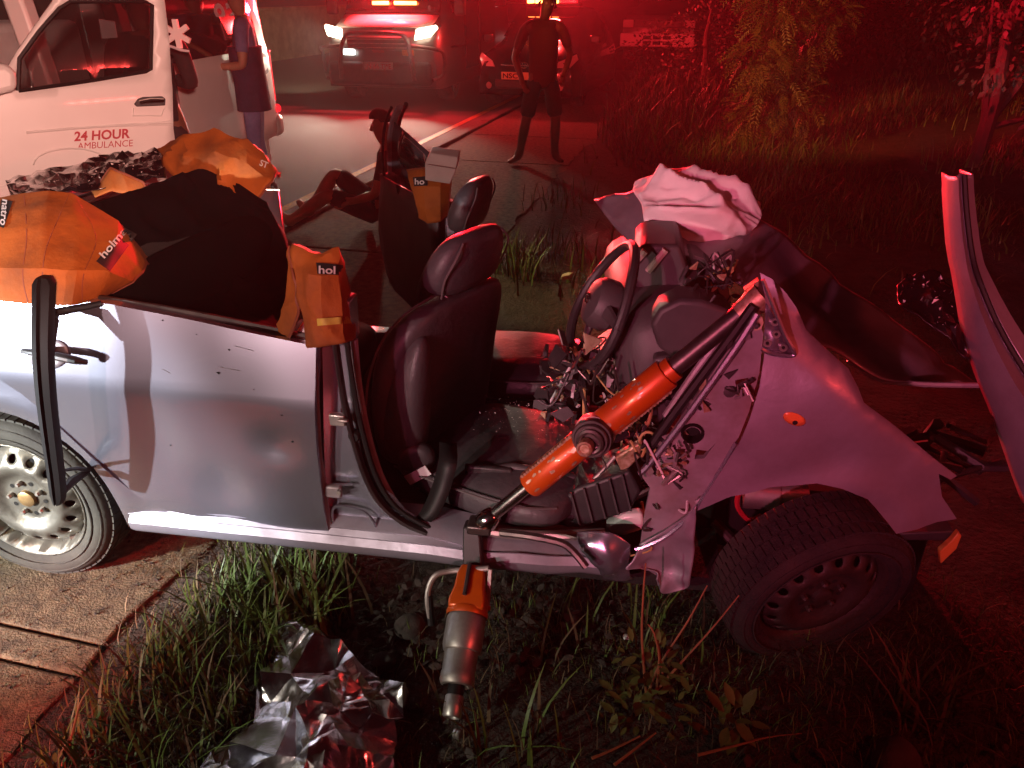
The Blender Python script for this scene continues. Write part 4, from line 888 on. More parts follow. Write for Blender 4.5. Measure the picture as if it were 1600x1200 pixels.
# black window channel dangling beside the rear door
wc = empty('window_channel', 'black rubber window channel torn loose and hanging in front of the rear wheel', 'car trim', CAR_O, CAR_A)
cp = smooth_poly([C(70, 432, -.10), C(69, 470, -.13), (C(68, 540, -.17)), C(72, 610, -.19), C(80, 680, -.19), C(88, 740, -.18), C(93, 785, -.17)], 5, False)
rows = []
for i, p in enumerate(cp):
    k = i / (len(cp) - 1); hw = .028 - .009 * k
    if k < .06: hw *= .55 + 7 * k
    if k > .93: hw *= (1.0 - (k - .93) * 6)
    rows.append([p + V(x * hw, y, 0) for x, y in ((-1, .0), (-.92, -.014), (-.3, -.018), (-.2, -.008), (.1, -.008), (.2, -.018), (.9, -.014), (1, .0), (.9, .012), (-.9, .012))])
MB().loft(rows).build('channel', 'rubber_black', wc, smooth=40)
MB().tube([C(78, 545, -.15), C(82, 500, -.10), C(88, 488, -.06), C(130, 480, -.03), C(160, 474, -.01)], [.012, .016, .012, .01, .008], 8).build('channel_arm', 'rubber_black', wc)
MB().tube([C(96, 770, -.17), C(112, 752, -.12), C(138, 736, -.04)], [.01, .014, .008], 6).build('channel_arm', 'black_plastic', wc)
MB().tube([C(98, 735, -.17), C(120, 732, -.1), C(138, 734, -.04)], [.005, .006, .008], 6).build('channel_arm', 'black_plastic', wc)

# crumpled white cloth on the bonnet
def blob(name, label, cat_, c, ax3, m, seed, folds, res=5, amp=.25):
    bm = bmesh.new(); bmesh.ops.create_icosphere(bm, subdivisions=res, radius=1)
    for v in bm.verts:
        d = v.co.normalized(); s = 1
        for f_, a_ in folds: s += a_ * (1 - abs(nz(d, f_, seed)) * 2.2)
        s += amp * nz(d, 1.3, seed + 3); p = d * s
        v.co = V(p.x * ax3[0], p.y * ax3[1], max(p.z, -.35) * ax3[2])
    me = bpy.data.meshes.new(name); bm.to_mesh(me); bm.free()
    o = link(name, me, m, None, smooth=180); o.location = c; return tag(o, label, cat_)
def heap(px_, name, label):
    e = empty(name, label, 'cloth', CAR_O, CAR_A)
    net = [[C(992, 292, 1.05), C(1040, 276, 1.08), C(1100, 280, 1.08), C(1150, 300, 1.05), C(1186, 322, 1.0)],
           [C(990, 300, .97), C(1035, 290, .95), C(1095, 292, .93), C(1150, 312, .92), C(1188, 334, .92)],
           [C(1004, 322, .88), C(1045, 315, .86), C(1098, 316, .84), C(1150, 330, .84), C(1186, 346, .86)],
           [C(1008, 346, .84), C(1046, 350, .80), C(1098, 348, .78), C(1145, 352, .80), C(1178, 356, .84)],
           [C(1020, 366, .84), C(1050, 384, .80), C(1090, 384, .78), C(1135, 370, .80), C(1168, 362, .86)]]
    S = surf(net); q = 16; g = []
    for i in range(4 * q + 1):
        r = []
        for j in range(4 * q + 1):
            a, b = i / q, j / q; p = S(a, b); n = S.N(a, b)
            f1 = abs(nz((b * .42 + a * .2, a * .85 - b * .35, 2.2), 1.)); f2 = abs(nz((b * .8 - a * .5, a * 1.5 + b * .5, 7.), 1.)); f3 = abs(nz((b * 2.2, a * 3.4 - b, 4.), 1.))
            r.append(p - n * (0.06 * (1 - min(1, f1 * 2.6)) ** 1.5 + .020 * (1 - min(1, f2 * 2.2)) ** 1.5 + .003 * (1 - min(1, f3 * 2.6)) ** 2) * min(1, .12 + .9 * min(a, 4 - a, b, 4 - b)))
        g.append(r)
    MB().grid(g).build('folds', 'cloth_white', e, smooth=180, solid=.004)
heap(None, 'white_cloth', 'crumpled white airbag cloth heaped on the crushed bonnet')

# emergency foil blanket
def foil():
    random.seed(21); base = [(300, 1215), (330, 1170), (395, 1130), (405, 1060), (430, 1020), (452, 982), (492, 985), (520, 1010), (560, 1040), (600, 1065), (642, 1085), (630, 1120), (622, 1160), (620, 1215), (640, 1290), (420, 1330), (280, 1290)]
    wp = [G(a, b, .04) for a, b in base]; poly = [(p.x, p.y) for p in wp]
    pts = [Vector(p) for p in resample(poly, .09)]; n0 = len(pts); es = [(i, (i + 1) % n0) for i in range(n0)]
    x0, x1 = min(p[0] for p in poly), max(p[0] for p in poly); y0, y1 = min(p[1] for p in poly), max(p[1] for p in poly)
    hz_ = {}
    def put(p, h):
        if inside(p, poly) and min((p - q).length for q in pts) > .013: hz_[len(pts)] = h; pts.append(p)
    for k in range(46):
        p = Vector((random.uniform(x0, x1), random.uniform(y0, y1))); t = random.uniform(0, 6.28); d = Vector((math.cos(t), math.sin(t))); h = random.choice([.0, .01, .03, .05, .06]); l = random.uniform(.06, .2)
        for j in range(7): put(p + d * l * j / 6, h + random.uniform(-.006, .006))
    for k in range(70): put(Vector((random.uniform(x0, x1), random.uniform(y0, y1))), random.uniform(0, .045))
    r = delaunay_2d_cdt(pts, es, [], 0, 1e-6); vs = []
    cx, cy = sum(p[0] for p in poly) / len(poly), sum(p[1] for p in poly) / len(poly)
    for i, p in enumerate(r[0]):
        e = min(abs((p - q).length) for q in pts[:n0]) if i >= n0 else 0
        vs.append((p.x, p.y, .02 + min(e, .16) * .42 + hz_.get(i, random.uniform(0, .03)) + ground_z(p.x, p.y)))
    fs = [tuple(q) for q in r[2] if inside(sum((r[0][i] for i in q), Vector((0, 0))) / 3, poly)]
    me = bpy.data.meshes.new('foil_blanket'); me.from_pydata(vs, [], fs)
    bm = bmesh.new(); bm.from_mesh(me)
    bmesh.ops.subdivide_edges(bm, edges=bm.edges[:], cuts=2, use_grid_fill=True)
    for v in bm.verts: v.co += V(nz(v.co, 38, 1), nz(v.co, 38, 4), nz(v.co, 38, 9)) * .005
    bmesh.ops.recalc_face_normals(bm, faces=bm.faces); bm.to_mesh(me); bm.free()
    o = link('foil_blanket', me, 'foil', None, smooth=24, solid=.0015)
    return tag(o, 'crumpled silver emergency foil blanket lying on the grass', 'blanket')
foil()

# bent strip of bodywork standing at the edge of the wreck
bp = empty('bent_body_panel', 'tall curved strip of silver bodywork standing beyond the crushed bonnet', 'car panel', CAR_O, CAR_A)
left = [(1482, 275, .42), (1484, 330, .40), (1490, 400, .36), (1500, 450, .32), (1512, 520, .28), (1532, 590, .24), (1560, 660, .2), (1600, 775, .12), (1640, 880, .08)]
mid = [(1497, 274, .37), (1500, 330, .35), (1508, 400, .31), (1520, 450, .26), (1545, 520, .21), (1580, 590, .16), (1625, 660, .1), (1690, 775, .04), (1750, 880, .0)]
right = [(1516, 272, .42), (1520, 330, .40), (1530, 400, .36), (1545, 440, .32), (1575, 500, .28), (1620, 570, .24), (1670, 640, .2), (1750, 760, .12), (1820, 870, .08)]
rows = []
for a, b, c in zip(left, mid, right):
    pa, pb, pc = C(*a), C(*b), C(*c); pa2 = pa.lerp(pb, .5) + V(0, -.012, 0); pb2 = pb.lerp(pc, .35) + V(0, .02, 0); pb3 = pb.lerp(pc, .55) + V(0, -.005, 0)
    pc = pa + (pc - pa) * 1.1; pb2 = pb.lerp(pc, .35) + V(0, .02, 0); pb3 = pb.lerp(pc, .55) + V(0, -.005, 0)
    rows.append([pa + V(.0, .05, 0), pa, pa2, pb, pb2, pb3, pc, pc + V(-.01, .06, 0)])
S = surf(rows); gg = [[S(i / 5, j) + V(0, .004 * nz((i, j, 1), .6), 0) for j in range(8)] for i in range(5 * (len(rows) - 1) + 1)]
MB().grid(gg).build('outer_skin', 'paint_dusty', bp, smooth=40, solid=.004)
MB().tube([S(i / 4, 4.4) - V(0, .012, 0) for i in range(4 * (len(rows) - 1) + 1)], .007, 6).build('rubber_strip', 'rubber_black', bp)
# crazed windscreen piece in the grass behind it
ws = empty('windscreen_piece', 'crazed piece of windscreen propped up beside the bent panel', 'car glass', CAR_O, CAR_A)
g2, _ = cloth('glass_sheet', [[C(1402, 450, .6), C(1425, 430, .65), C(1460, 430, .65), C(1505, 455, .6)], [C(1404, 478, .5), C(1430, 468, .52), C(1465, 470, .5), C(1512, 500, .45)], [C(1415, 495, .45), C(1450, 510, .42), C(1490, 540, .38), C(1525, 575, .35)]], 'black_film', ws, wr=.02, wsc=14, crease=.02, smooth=20, q=7)
f2 = caster(g2); s2 = MB()
for k in range(60):
    x, y = random.uniform(1405, 1510), random.uniform(432, 520); p = f2(x, y, .006); r = random.uniform(.004, .011)
    if (p - C(x, y, .3)).length < .002: continue
    s2.add([p + V(random.uniform(-r, r), random.uniform(-r, r), random.uniform(-r, r)) for _ in range(3)], [(0, 1, 2)])
tag(s2.build('glass_splinters', 'glass_crumb', ws, smooth=0), kind='stuff')
# ------------------------------------------------------------------ vehicles on the road
m = mat('window_glass', (.02, .012, .012), .05, spec=.7); m.node_tree.nodes['Principled BSDF'].inputs['Alpha'].default_value = .45
def wheel2(name, c, ax, parent, rad=.34, wd_=.22, spokes=6):
    c, ax = Vector(c), Vector(ax).normalized(); a, b = frame(ax); w = empty(name, None, None); w.parent = parent; hw = wd_ / 2
    MB().lathe([(rad * .64, hw * .9), (rad * .7, hw), (rad * .88, hw), (rad * .97, hw * .8), (rad, hw * .4), (rad, -hw * .4), (rad * .95, -hw), (rad * .6, -hw)], c, ax, 32).build('tyre', 'rubber', w, smooth=50)
    r = MB().lathe([(rad * .65, hw * .92), (rad * .62, hw * .8), (rad * .60, -hw * .5)], c, ax, 32).build('rim', 'chrome', w)
    MB().lathe([(0, 0), (rad * .6, 0)], c + ax * hw * .2, ax, 20).build('brake_disc', 'hole_black', r)
    MB().lathe([(0, .02), (rad * .16, .015), (rad * .2, -.02)], c + ax * hw * .75, ax, 16).build('hub', 'steel', r)
    for k in range(spokes):
        t = 2 * math.pi * k / spokes + .3; d = a * math.cos(t) + b * math.sin(t)
        MB().tube([c + ax * hw * .75 + d * rad * .1, c + ax * hw * .8 + d * rad * .63], [.03, .022], 6, flat=.5, up=ax).build('spoke', 'chrome', r)
    return w
def body_loft(st, n=24):
    secs = []
    for x, zb, zt, hb, ht in st:
        r = []
        for (y, z, k) in ((1, 0, 0), (1, .06, 0), (1, .35, 0), (1, .55, .15), (1, .8, .7), (.97, .93, .95), (.88, .985, 1), (.6, 1, 1), (0, 1.0, 1)):
            h = hb + (ht - hb) * k; r.append(V(x, y * h, zb + (zt - zb) * z))
        r = r + [V(p.x, -p.y, p.z) for p in reversed(r[:-1])]
        secs.append(r)
    return MB().loft(secs)

# ---- ambulance with its front door open (local x runs back along the side, y runs into the van)
HGW = V(-2.72, 3.76, 0); BX = V(.052, .999, 0).normalized(); AMB_A = math.atan2(BX.y, BX.x); IY = V(-BX.y, BX.x, 0)
amb = empty('ambulance', 'white ambulance van with lettered front door and side door standing open', 'ambulance', HGW, AMB_A)
def toA(p): p = Vector(p) - HGW; return V(p.dot(BX), p.dot(IY), p.z)
def SA(px, py):
    d = ray(px, py); t = (HGW.dot(IY)) / d.dot(IY); p = V(d.x * t, d.y * t, CAM_H + d.z * t); return toA(p)
tum = lambda z: .10 * max(0, z - 1.15)
LEN = 4.75
side = panel('side_panel', [(2.1, .42), (4.62, .42), (LEN, .52), (LEN - .03, 1.2), (LEN - .12, 2.2), (2.1, 2.2)], lambda x, z: V(x, tum(z) + .10 * max(0, x - 4.45) ** 1.5, z), 'van_white', amb, step=.14, thick=.03)
panel('side_window', [(2.25, 1.27), (4.45, 1.27), (4.4, 2.0), (2.25, 2.0)], lambda x, z: V(x, tum(z) - .022, z), 'dark_glass', amb, step=.3, thick=.006)
MB().loft([[V(x, y, z) for x, y in ((1.98, 0.0), (2.12, -.01), (2.12, .10), (1.98, .10))] for z in (.4, 1.2)] + [[V(x, y + .1, 2.2) for x, y in ((1.98, 0.0), (2.12, -.01), (2.12, .10), (1.98, .10))]]).build('door_jamb', 'interior_grey', amb, bevel=.01)
for z in (.7, .95, 1.15, 1.45): MB().box((1.97, .05, z), (.03, .06, .09)).build('jamb_latch', 'black_plastic' if z != .95 else 'steel', amb, bevel=.01)
MB().loft([[V(x, y, z) for x, y in ((1.0, .0), (1.12, .0), (1.12, .12), (1.0, .12))] for z in (.4, 1.2)] + [[V(x, y + .1, 2.2) for x, y in ((1.0, 0), (1.12, 0), (1.12, .12), (1.0, .12))]]).build('cab_pillar', 'van_white', amb, bevel=.02)
MB().box((2.35, .95, .5), (4.7, 1.86, .10)).build('van_floor', 'interior_grey', amb)
MB().box((2.35, 1.88, 1.3), (4.8, .05, 1.8)).build('side_lining', 'interior_grey', amb)
MB().box((2.2, .95, 2.24), (5.0, 1.75, .06)).build('roof', 'van_white', amb, bevel=.02)
MB().box((LEN - .03, .95, 1.3), (.05, 1.8, 1.75)).build('tail_gate', 'van_white', amb, bevel=.02)
MB().box((LEN + .02, .92, .50), (.2, 1.9, .22)).build('bumper', 'van_white', amb, bevel=.06, bseg=3)
MB().box((LEN + .005, .06, .98), (.08, .12, .5)).build('tail_lamp', 'lens_red', amb, bevel=.02)
p = SA(475, 180)
MB().lathe([(0, .02), (.03, .015), (.045, 0), (.045, -.06)], (LEN + .09, .02, .66), (1, -.3, 0), 14).build('marker_lamp', 'lens_red', amb)
# nose, windscreen pillar, dash
MB().loft([[V(x, y, z) for y, z in ((.02, .35), (.0, .6), (.0, .95), (.06, zt), (.95, zt + .04), (1.82, zt), (1.88, .95), (1.88, .6), (1.86, .35))] for x, zt in ((.02, 1.2), (-.3, 1.12), (-.55, 1.0), (-.72, .8))]).build('nose', 'van_white', amb, smooth=50)
MB().box((-.70, .2, .86), (.06, .34, .2)).build('head_lamp', 'lamp_dim', amb, bevel=.03)
MB().tube([(-.02, .08, 1.18), (.25, .12, 1.6), (.62, .17, 2.18)], .045, 8).build('windscreen_pillar', 'van_white', amb)
MB().box((.02, .95, 1.18), (.3, 1.7, .12)).build('dash', 'black_plastic', amb, bevel=.03)
superloft([(V(.55, .45, .62), (.24, 0, 0), (0, .25, 0)), (V(.55, .45, .8), (.25, 0, 0), (0, .26, 0))], 16, 4).build('passenger_seat', 'interior_grey', amb, bevel=.03)
superloft([(V(.75, .45, .8), (.07, 0, 0), (0, .24, 0)), (V(.82, .45, 1.4), (.06, 0, 0), (0, .22, 0)), (V(.84, .45, 1.48), (.03, 0, 0), (0, .15, 0))], 16, 3).build('passenger_seat_back', 'interior_grey', amb, smooth=60)
MB().box((1.4, 1.3, 1.35), (.7, .9, 1.6)).build('equipment_locker', 'interior_grey', amb, bevel=.03)
MB().box((2.6, 1.4, 1.1), (1.5, .6, .9)).build('stretcher', 'cloth_white', amb, bevel=.06)
wheel2('wheel', (3.9, .14, .36), (0, -1, 0), amb, .36); wheel2('wheel', (-.05, .16, .36), (0, -1, 0), amb, .36)
MB().lathe([(.43, 0), (.47, .01), (.47, -.05)], (3.9, .0, .40), (0, -1, 0), 28).build('wheel_arch', 'van_white', amb)
# lettering on the side
plane_text('lettering', 'P', (2.24, -.026, 1.02), (.14, 0, 0), (0, 0, .15), 'decal_grey', amb)
plane_text('lettering', 'RESC', (3.72, -.026, 1.03), (.86, .0, 0), (0, 0, .19), 'decal_grey', amb)
plane_text('lettering', '83', (3.55, tum(1.55) - .034, 1.45), (.5, 0, 0), (0, .02, .22), 'cover_black', amb)
# the open front door
DA, DB = HGW.copy(), V(-1.87, 4.40, 0); dv = (DB - DA).normalized(); dnn = V(dv.y, -dv.x, 0)          # towards the onlooker
adoor = empty('cab_door', None, None); adoor.parent = amb
def DPw(px, py, k=0.):
    d = ray(px, py); t = (DA.dot(dnn) + k) / d.dot(dnn); return V(d.x * t, d.y * t, CAM_H + d.z * t)
def D2(px, py): p = DPw(px, py) - DA; return (p.dot(dv), p.z)
def DF(a, z, k=0): return toA(DA + dv * a + dnn * (k + .03 * math.sin(max(0, min(1, (z - .45) / .9)) * math.pi) - .08 * max(0, z - 1.3)) + V(0, 0, z))
do_ = [D2(-64, 262), D2(10, 268), D2(120, 254), (D2(266, 236)[0], D2(120, 254)[1] - .02), D2(269, 200), D2(269, 140), D2(266, 60), D2(260, 0), D2(256, -60), D2(118, -60), D2(84, 2), D2(28, 80), D2(0, 126), D2(-30, 160), D2(-70, 190)]
lowz = .55; do_[0] = (do_[0][0], lowz); do_[1] = (do_[1][0], lowz); do_[2] = (do_[2][0], lowz); do_[3] = (do_[3][0], lowz)
wn = [D2(28, 142), D2(31, 92), D2(62, 50), D2(94, 14), D2(112, 3), D2(228, 2), D2(240, 8), D2(238, 60), D2(236, 108), D2(228, 112), D2(130, 128)]
panel('door_skin', do_, lambda a, z: DF(a, z, 0), 'van_white', adoor, holes=[wn], step=.045, thick=.05, off=-1, smooth=40)
panel('door_glass', wn, lambda a, z: DF(a, z, -.012), 'window_glass', adoor, step=.06, thick=.004)
wl_ = [Vector((*q, 0)) for q in wn]; MB().tube([DF(q[0], q[1], .003) for q in wn + wn[:1]], .010, 6, caps=False).build('window_seal', 'rubber_black', adoor)
def dline(l, r, nm, mt, k=.006): return MB().tube([DF(*D2(a, b), k) for a, b in l], r, 6).build(nm, mt, adoor)
dline([(40, 206), (120, 199), (200, 194), (267, 190)], .007, 'pressed_line', 'van_white'); dline([(60, 204), (150, 197), (267, 194)], .004, 'pressed_line', 'van_white')
hp_ = [(208, 162), (214, 154), (222, 151), (252, 150), (257, 154), (256, 164), (212, 166)]
MB().prism([DF(*D2(a, b), .002) for a, b in hp_], toA(HGW + dnn * .012)).build('handle_recess', 'black_plastic', adoor, bevel=.003)
MB().tube([DF(*D2(a, b), .026) for a, b in ((215, 159), (232, 156), (253, 156))], [.010, .013, .010], 8).build('door_handle', 'chrome', adoor)
MB().tube([DF(*D2(a, b), .004) for a, b in ((208, 168), (206, 180), (250, 180), (256, 168))], .004, 5).build('handle_surround', 'van_white', adoor)
MB().prism([DF(*D2(a, b), .02) for a, b in ((-40, 146), (-30, 100), (4, 96), (22, 110), (22, 138), (-10, 146))], toA(HGW + dnn * .10)).build('door_mirror', 'van_white', adoor, bevel=.03, bseg=3)
MB().tube([DF(*D2(110 + 60 * math.cos(t), 256 - 26 * math.sin(t)), .004) for t in [math.pi * k / 12 for k in range(13)]], .006, 5).build('arch_line', 'van_white', adoor)
def dtext(txt, x0, y0, x1, y1, h, bold): return text('lettering', txt, lambda a, b: DF(*D2(x0 + (x1 - x0) * a + h * .06 * b, y0 + (y1 - y0) * a - h * b), .005), 'decal_red', adoor, bold)
dtext('24 HOUR', 114, 219, 201, 214, 14.5, .03); dtext('AMBULANCE', 119, 232, 205, 227, 10, .0)
MB().prism([DF(*D2(a, b), -.06) for a, b in ((160, 30), (186, 34), (190, 60), (165, 62))], toA(HGW + dnn * -.02)).build('drip_bag', 'reflective', adoor, bevel=.004)

# ---- second ambulance facing this way, lamps on
van = empty('minibus_ambulance', 'dark fronted minibus ambulance with bull bar and headlights blazing', 'ambulance', (-2.26, 14.2, 0), math.atan2(-.975, -.22)); van.scale = (1.06, 1.06, 1.06)
MB_ = body_loft([(-.02, .34, .72, .78, .70), (-.06, .27, .98, .92, .84), (-.2, .25, 1.14, .97, .92), (-.5, .25, 1.24, .98, .93), (-.68, .25, 1.32, .98, .9), (-1.0, .25, 1.72, .98, .86), (-1.42, .25, 2.14, .98, .82), (-1.8, .25, 2.26, .98, .82), (-5.0, .25, 2.26, .98, .82), (-5.2, .4, 2.1, .94, .78)])
vb = MB_.build('body', 'van_silver', van, smooth=40)
MB().grid([[V(x + .012, y * (hw - .1), z + .022) for y in np.linspace(-1, 1, 8)] for x, z, hw in ((-.70, 1.345, .93), (-1.0, 1.725, .9), (-1.42, 2.145, .86))]).build('windscreen', 'dark_glass', van, solid=.01)
MB().grid([[V(x + .006, y * hw, z + .012) for y in np.linspace(-1, 1, 8)] for x, z, hw in ((-.20, 1.142, .80), (-.5, 1.242, .82), (-.66, 1.31, .82))]).build('bonnet', 'van_white', van, solid=.012)
for sg in (-1, 1):
    hl_ = MB().prism([V(-.0, sg * .60, .98), V(-.03, sg * .86, 1.03), V(-.16, sg * .955, 1.15), V(-.14, sg * .93, 1.20), V(-.06, sg * .62, 1.14)], V(.03, sg * .015, 0)).build('headlight', 'headlight_glow', van, bevel=.02)
    MB().box((.03, sg * .5, .80), (.05, .20, .09)).build('fog_lamp', 'fog_glow' if sg < 0 else 'lens_amber', van, bevel=.02)
    wheel2('wheel', (-.95, sg * .84, .36), (0, sg, 0), van, .36, .24); wheel2('wheel', (-4.1, sg * .84, .36), (0, sg, 0), van, .36, .24)
    MB().box((-.85, sg * 1.12, 1.45), (.1, .2, .26)).build('mirror', 'black_plastic', van, bevel=.04)
gr = MB().box((.0, 0, .93), (.08, 1.06, .2)).build('grille', 'black_plastic', van, bevel=.02)
for k in range(3): MB().box((.045, 0, .87 + k * .06), (.02, 1.0, .014)).build('grille_bar', 'steel', gr)
MB().box((-.0, 0, .48), (.12, 1.75, .36)).build('bumper', 'black_plastic', van, bevel=.06, bseg=3)
bb = MB().tube(smooth_poly([V(.14, -.62, .40), V(.17, -.60, .7), V(.15, -.52, 1.0), V(.13, -.35, 1.08), V(.13, .35, 1.08), V(.15, .52, 1.0), V(.17, .60, .7), V(.14, .62, .40)], 5, False), .035, 10).build('bull_bar', 'dark_steel', van)
for sg in (-1, 1): MB().tube(smooth_poly([V(.12, sg * .6, .9), V(.08, sg * .95, .86), V(-.12, sg * 1.04, .78), V(-.15, sg * 1.02, .48), V(.05, sg * .9, .4)], 4, False), .03, 8).build('bull_bar_wing', 'dark_steel', bb)
MB().box((.08, 0, .60), (.02, .5, .115)).build('number_plate', 'plate_white', van, bevel=.004)
plane_text('plate_lettering', 'JN 66 TJ*E', (.093, -.225, .565), (0, .45, 0), (0, 0, .075), 'decal_red', van)
plane_text('badge', 'TOYOTA', (.062, -.09, .80), (0, .2, 0), (0, 0, .03), 'decal_red', van)
for a, b in ((-.34, -.06), (.04, .42)):
    MB().box((-.72, (a + b) / 2, 1.50), (.06, b - a, .055)).build('light_bar', 'led_hot', van, bevel=.01)
sd_ = MB().box((-2.2, .985, 1.2), (1.2, .02, 1.5)).build('side_door_dark', 'hole_black', van)  # flat black panel standing in for the shade inside the doorway
MB().box((-1.15, .985, 1.6), (.7, .02, .5)).build('side_window', 'dark_glass', van, bevel=.01); MB().box((-3.9, .96, 1.65), (1.8, .02, .5)).build('side_window', 'dark_glass', van, bevel=.01)
MB().box((-2.95, 1.03, 1.2), (1.1, .05, 1.6)).build('sliding_door', 'van_silver', van, bevel=.02)
MB().box((-1.2, .99, .85), (1.0, .02, .03)).build('side_trim', 'chrome', van)

# ---- dark hatchback
hat = empty('dark_hatchback', 'black hatchback with yellow plate and red roof beacon at the kerb', 'car', (.20, 13.55, 0), math.atan2(-.955, -.30))
hb_ = body_loft([(.0, .30, .58, .66, .6), (-.06, .22, .74, .80, .74), (-.3, .2, .88, .85, .80), (-.7, .2, .97, .86, .78), (-1.0, .2, 1.03, .86, .74), (-1.35, .2, 1.27, .86, .66), (-1.75, .2, 1.49, .86, .62), (-2.6, .2, 1.52, .86, .62), (-3.4, .2, 1.44, .86, .6), (-3.75, .25, 1.05, .84, .7), (-3.85, .3, .6, .8, .75)]).build('body', 'car_black', hat, smooth=40)
MB().grid([[V(x + .012, y * hw, z + .02) for y in np.linspace(-1, 1, 8)] for x, z, hw in ((-1.04, 1.055, .68), (-1.35, 1.285, .62), (-1.73, 1.49, .57))]).build('windscreen', 'dark_glass', hat, solid=.008)
for sg in (-1, 1):
    MB().prism([V(-.01, sg * .50, .66), V(-.08, sg * .74, .66), V(-.24, sg * .845, .78), V(-.26, sg * .81, .86), V(-.05, sg * .56, .75)], V(.02, sg * .012, 0)).build('headlight', 'lens_clear', hat, bevel=.015)
    MB().lathe([(0, .01), (.04, .01), (.055, 0), (.05, -.03)], (.0, sg * .62, .37), (1, sg * .2, 0), 16).build('fog_lamp', 'lens_clear', hat)
    for x in (-.72, -3.1): wheel2('wheel', (x, sg * .76, .30), (0, sg, 0), hat, .30, .19)
    MB().box((-1.0, sg * .96, 1.05), (.1, .18, .13)).build('mirror', 'car_black', hat, bevel=.03)
MB().box((.01, 0, .40), (.05, 1.0, .14)).build('grille', 'black_plastic', hat, bevel=.02)
MB().box((.0, 0, .69), (.04, .8, .03)).build('bonnet_trim', 'chrome', hat, bevel=.01)
for rx, ry in ((.07, .045), (.025, .045)): MB().tube([V(.025, math.cos(t) * rx, .70 + math.sin(t) * ry) for t in [2 * math.pi * k / 20 for k in range(21)]], .006, 5, caps=False).build('badge_ring', 'chrome', hat)
MB().box((.045, -.12, .53), (.02, .52, .115)).build('number_plate', 'plate_yellow', hat, bevel=.004)
plane_text('plate_lettering', 'NSC 1', (.058, -.35, .495), (0, .34, 0), (0, 0, .075), 'cover_black', hat)
MB().box((-1.85, 0, 1.56), (.22, 1.0, .05)).build('beacon_base', 'black_plastic', hat, bevel=.01)
for k in range(4): MB().box((-1.80, -.42 + k * .15, 1.61), (.12, .11, .07)).build('beacon_lens', 'led_hot', hat, bevel=.015)
MB().box((-1.84, .27, 1.61), (.16, .3, .06)).build('beacon_lens', 'lens_red', hat, bevel=.015)

# ---- vehicles farther back
tr = empty('pickup_truck', 'pickup truck with pale bumper parked on the verge behind the hatchback', 'truck', (3.55, 20.5, .1), math.atan2(-.95, -.3))
body_loft([(0, .5, 1.05, .86, .82), (-.06, .45, 1.16, .9, .86), (-1.2, .45, 1.28, .92, .86), (-1.5, .45, 1.45, .92, .76), (-2.1, .45, 1.85, .92, .72), (-3.2, .45, 1.85, .92, .72), (-3.4, .45, 1.2, .92, .88), (-5, .45, 1.2, .92, .88)]).build('body', 'van_silver', tr, smooth=40)
MB().box((.08, 0, .62), (.14, 1.8, .30)).build('bumper', 'van_white', tr, bevel=.03)
for k in range(3):
    for j in range(2): MB().box((.156, -.24 + k * .24, .56 + j * .12), (.01, .19, .08)).build('bumper_slot', 'hole_black', tr, bevel=.008)
MB().box((.02, 0, .98), (.05, 1.2, .16)).build('grille', 'black_plastic', tr, bevel=.01)
for sg in (-1, 1):
    MB().box((.0, sg * .74, .98), (.06, .26, .17)).build('headlight', 'lens_clear', tr, bevel=.02)
    for x in (-.8, -4): wheel2('wheel', (x, sg * .8, .35), (0, sg, 0), tr, .35, .22)
MB().grid([[V(x + .012, y * hw, z + .02) for y in np.linspace(-1, 1, 6)] for x, z, hw in ((-1.5, 1.46, .72), (-2.05, 1.83, .66))]).build('windscreen', 'dark_glass', tr, solid=.008)
fv = empty('pale_car', 'pale car with one lamp shining seen between the minibus and hatchback', 'car', (-.15, 21.5, 0), math.atan2(-.97, -.24))
body_loft([(.0, .32, .66, .7, .64), (-.06, .24, .8, .82, .76), (-.9, .22, 1.0, .87, .78), (-1.6, .22, 1.48, .87, .64), (-3.3, .22, 1.46, .87, .62), (-4.1, .28, .95, .85, .76)]).build('body', 'van_white', fv, smooth=40)
MB().grid([[V(x + .012, y * hw, z + .02) for y in np.linspace(-1, 1, 6)] for x, z, hw in ((-.94, 1.03, .7), (-1.57, 1.475, .58))]).build('windscreen', 'dark_glass', fv, solid=.008)
for sg in (-1, 1):
    MB().lathe([(0, .03), (.05, .025), (.075, 0), (.07, -.03)], (-.04, sg * .6, .72), (1, sg * .15, 0), 14).build('headlight', 'fog_glow', fv)
    for x in (-.75, -3.3): wheel2('wheel', (x, sg * .78, .31), (0, sg, 0), fv, .31, .19)

# lamps of these vehicles
hd_ = V(-.22, -.975, 0); lf = V(.975, -.22, 0); vo = V(-2.26, 14.2, 0)
for sg in (-1, 1): lamp('headlamp_beam', 'SPOT', vo + hd_ * .25 + lf * sg * .8 + V(0, 0, 1.1), vo + hd_ * 8 + lf * sg * .9, (1, .93, .72), 430, .06, 75, .7)
lamp('dash_light_bar', 'SPOT', vo - hd_ * .62 + V(0, 0, 1.95), vo - hd_ * .25 + V(0, 0, 1.0), (1, .02, .03), 900, .1, 120, .4)
ho = V(.20, 13.55, 0); hh = V(-.30, -.955, 0)
lamp('roof_beacon_front', 'SPOT', ho - hh * 1.6 + V(0, 0, 1.75), ho + hh * 8, (1, .03, .03), 420, .12, 130, .5)
lamp('roof_beacon_side', 'SPOT', ho - hh * 1.8 + V(.6, 0, 1.78), (9, 11, 1.4), (1, .02, .03), 900, .12, 110, .6)
lamp('roof_beacon_rear', 'SPOT', ho - hh * 2.2 + V(0, 0, 1.85), (4.5, 22, 1.0), (1, .02, .03), 380, .12, 100, .6)
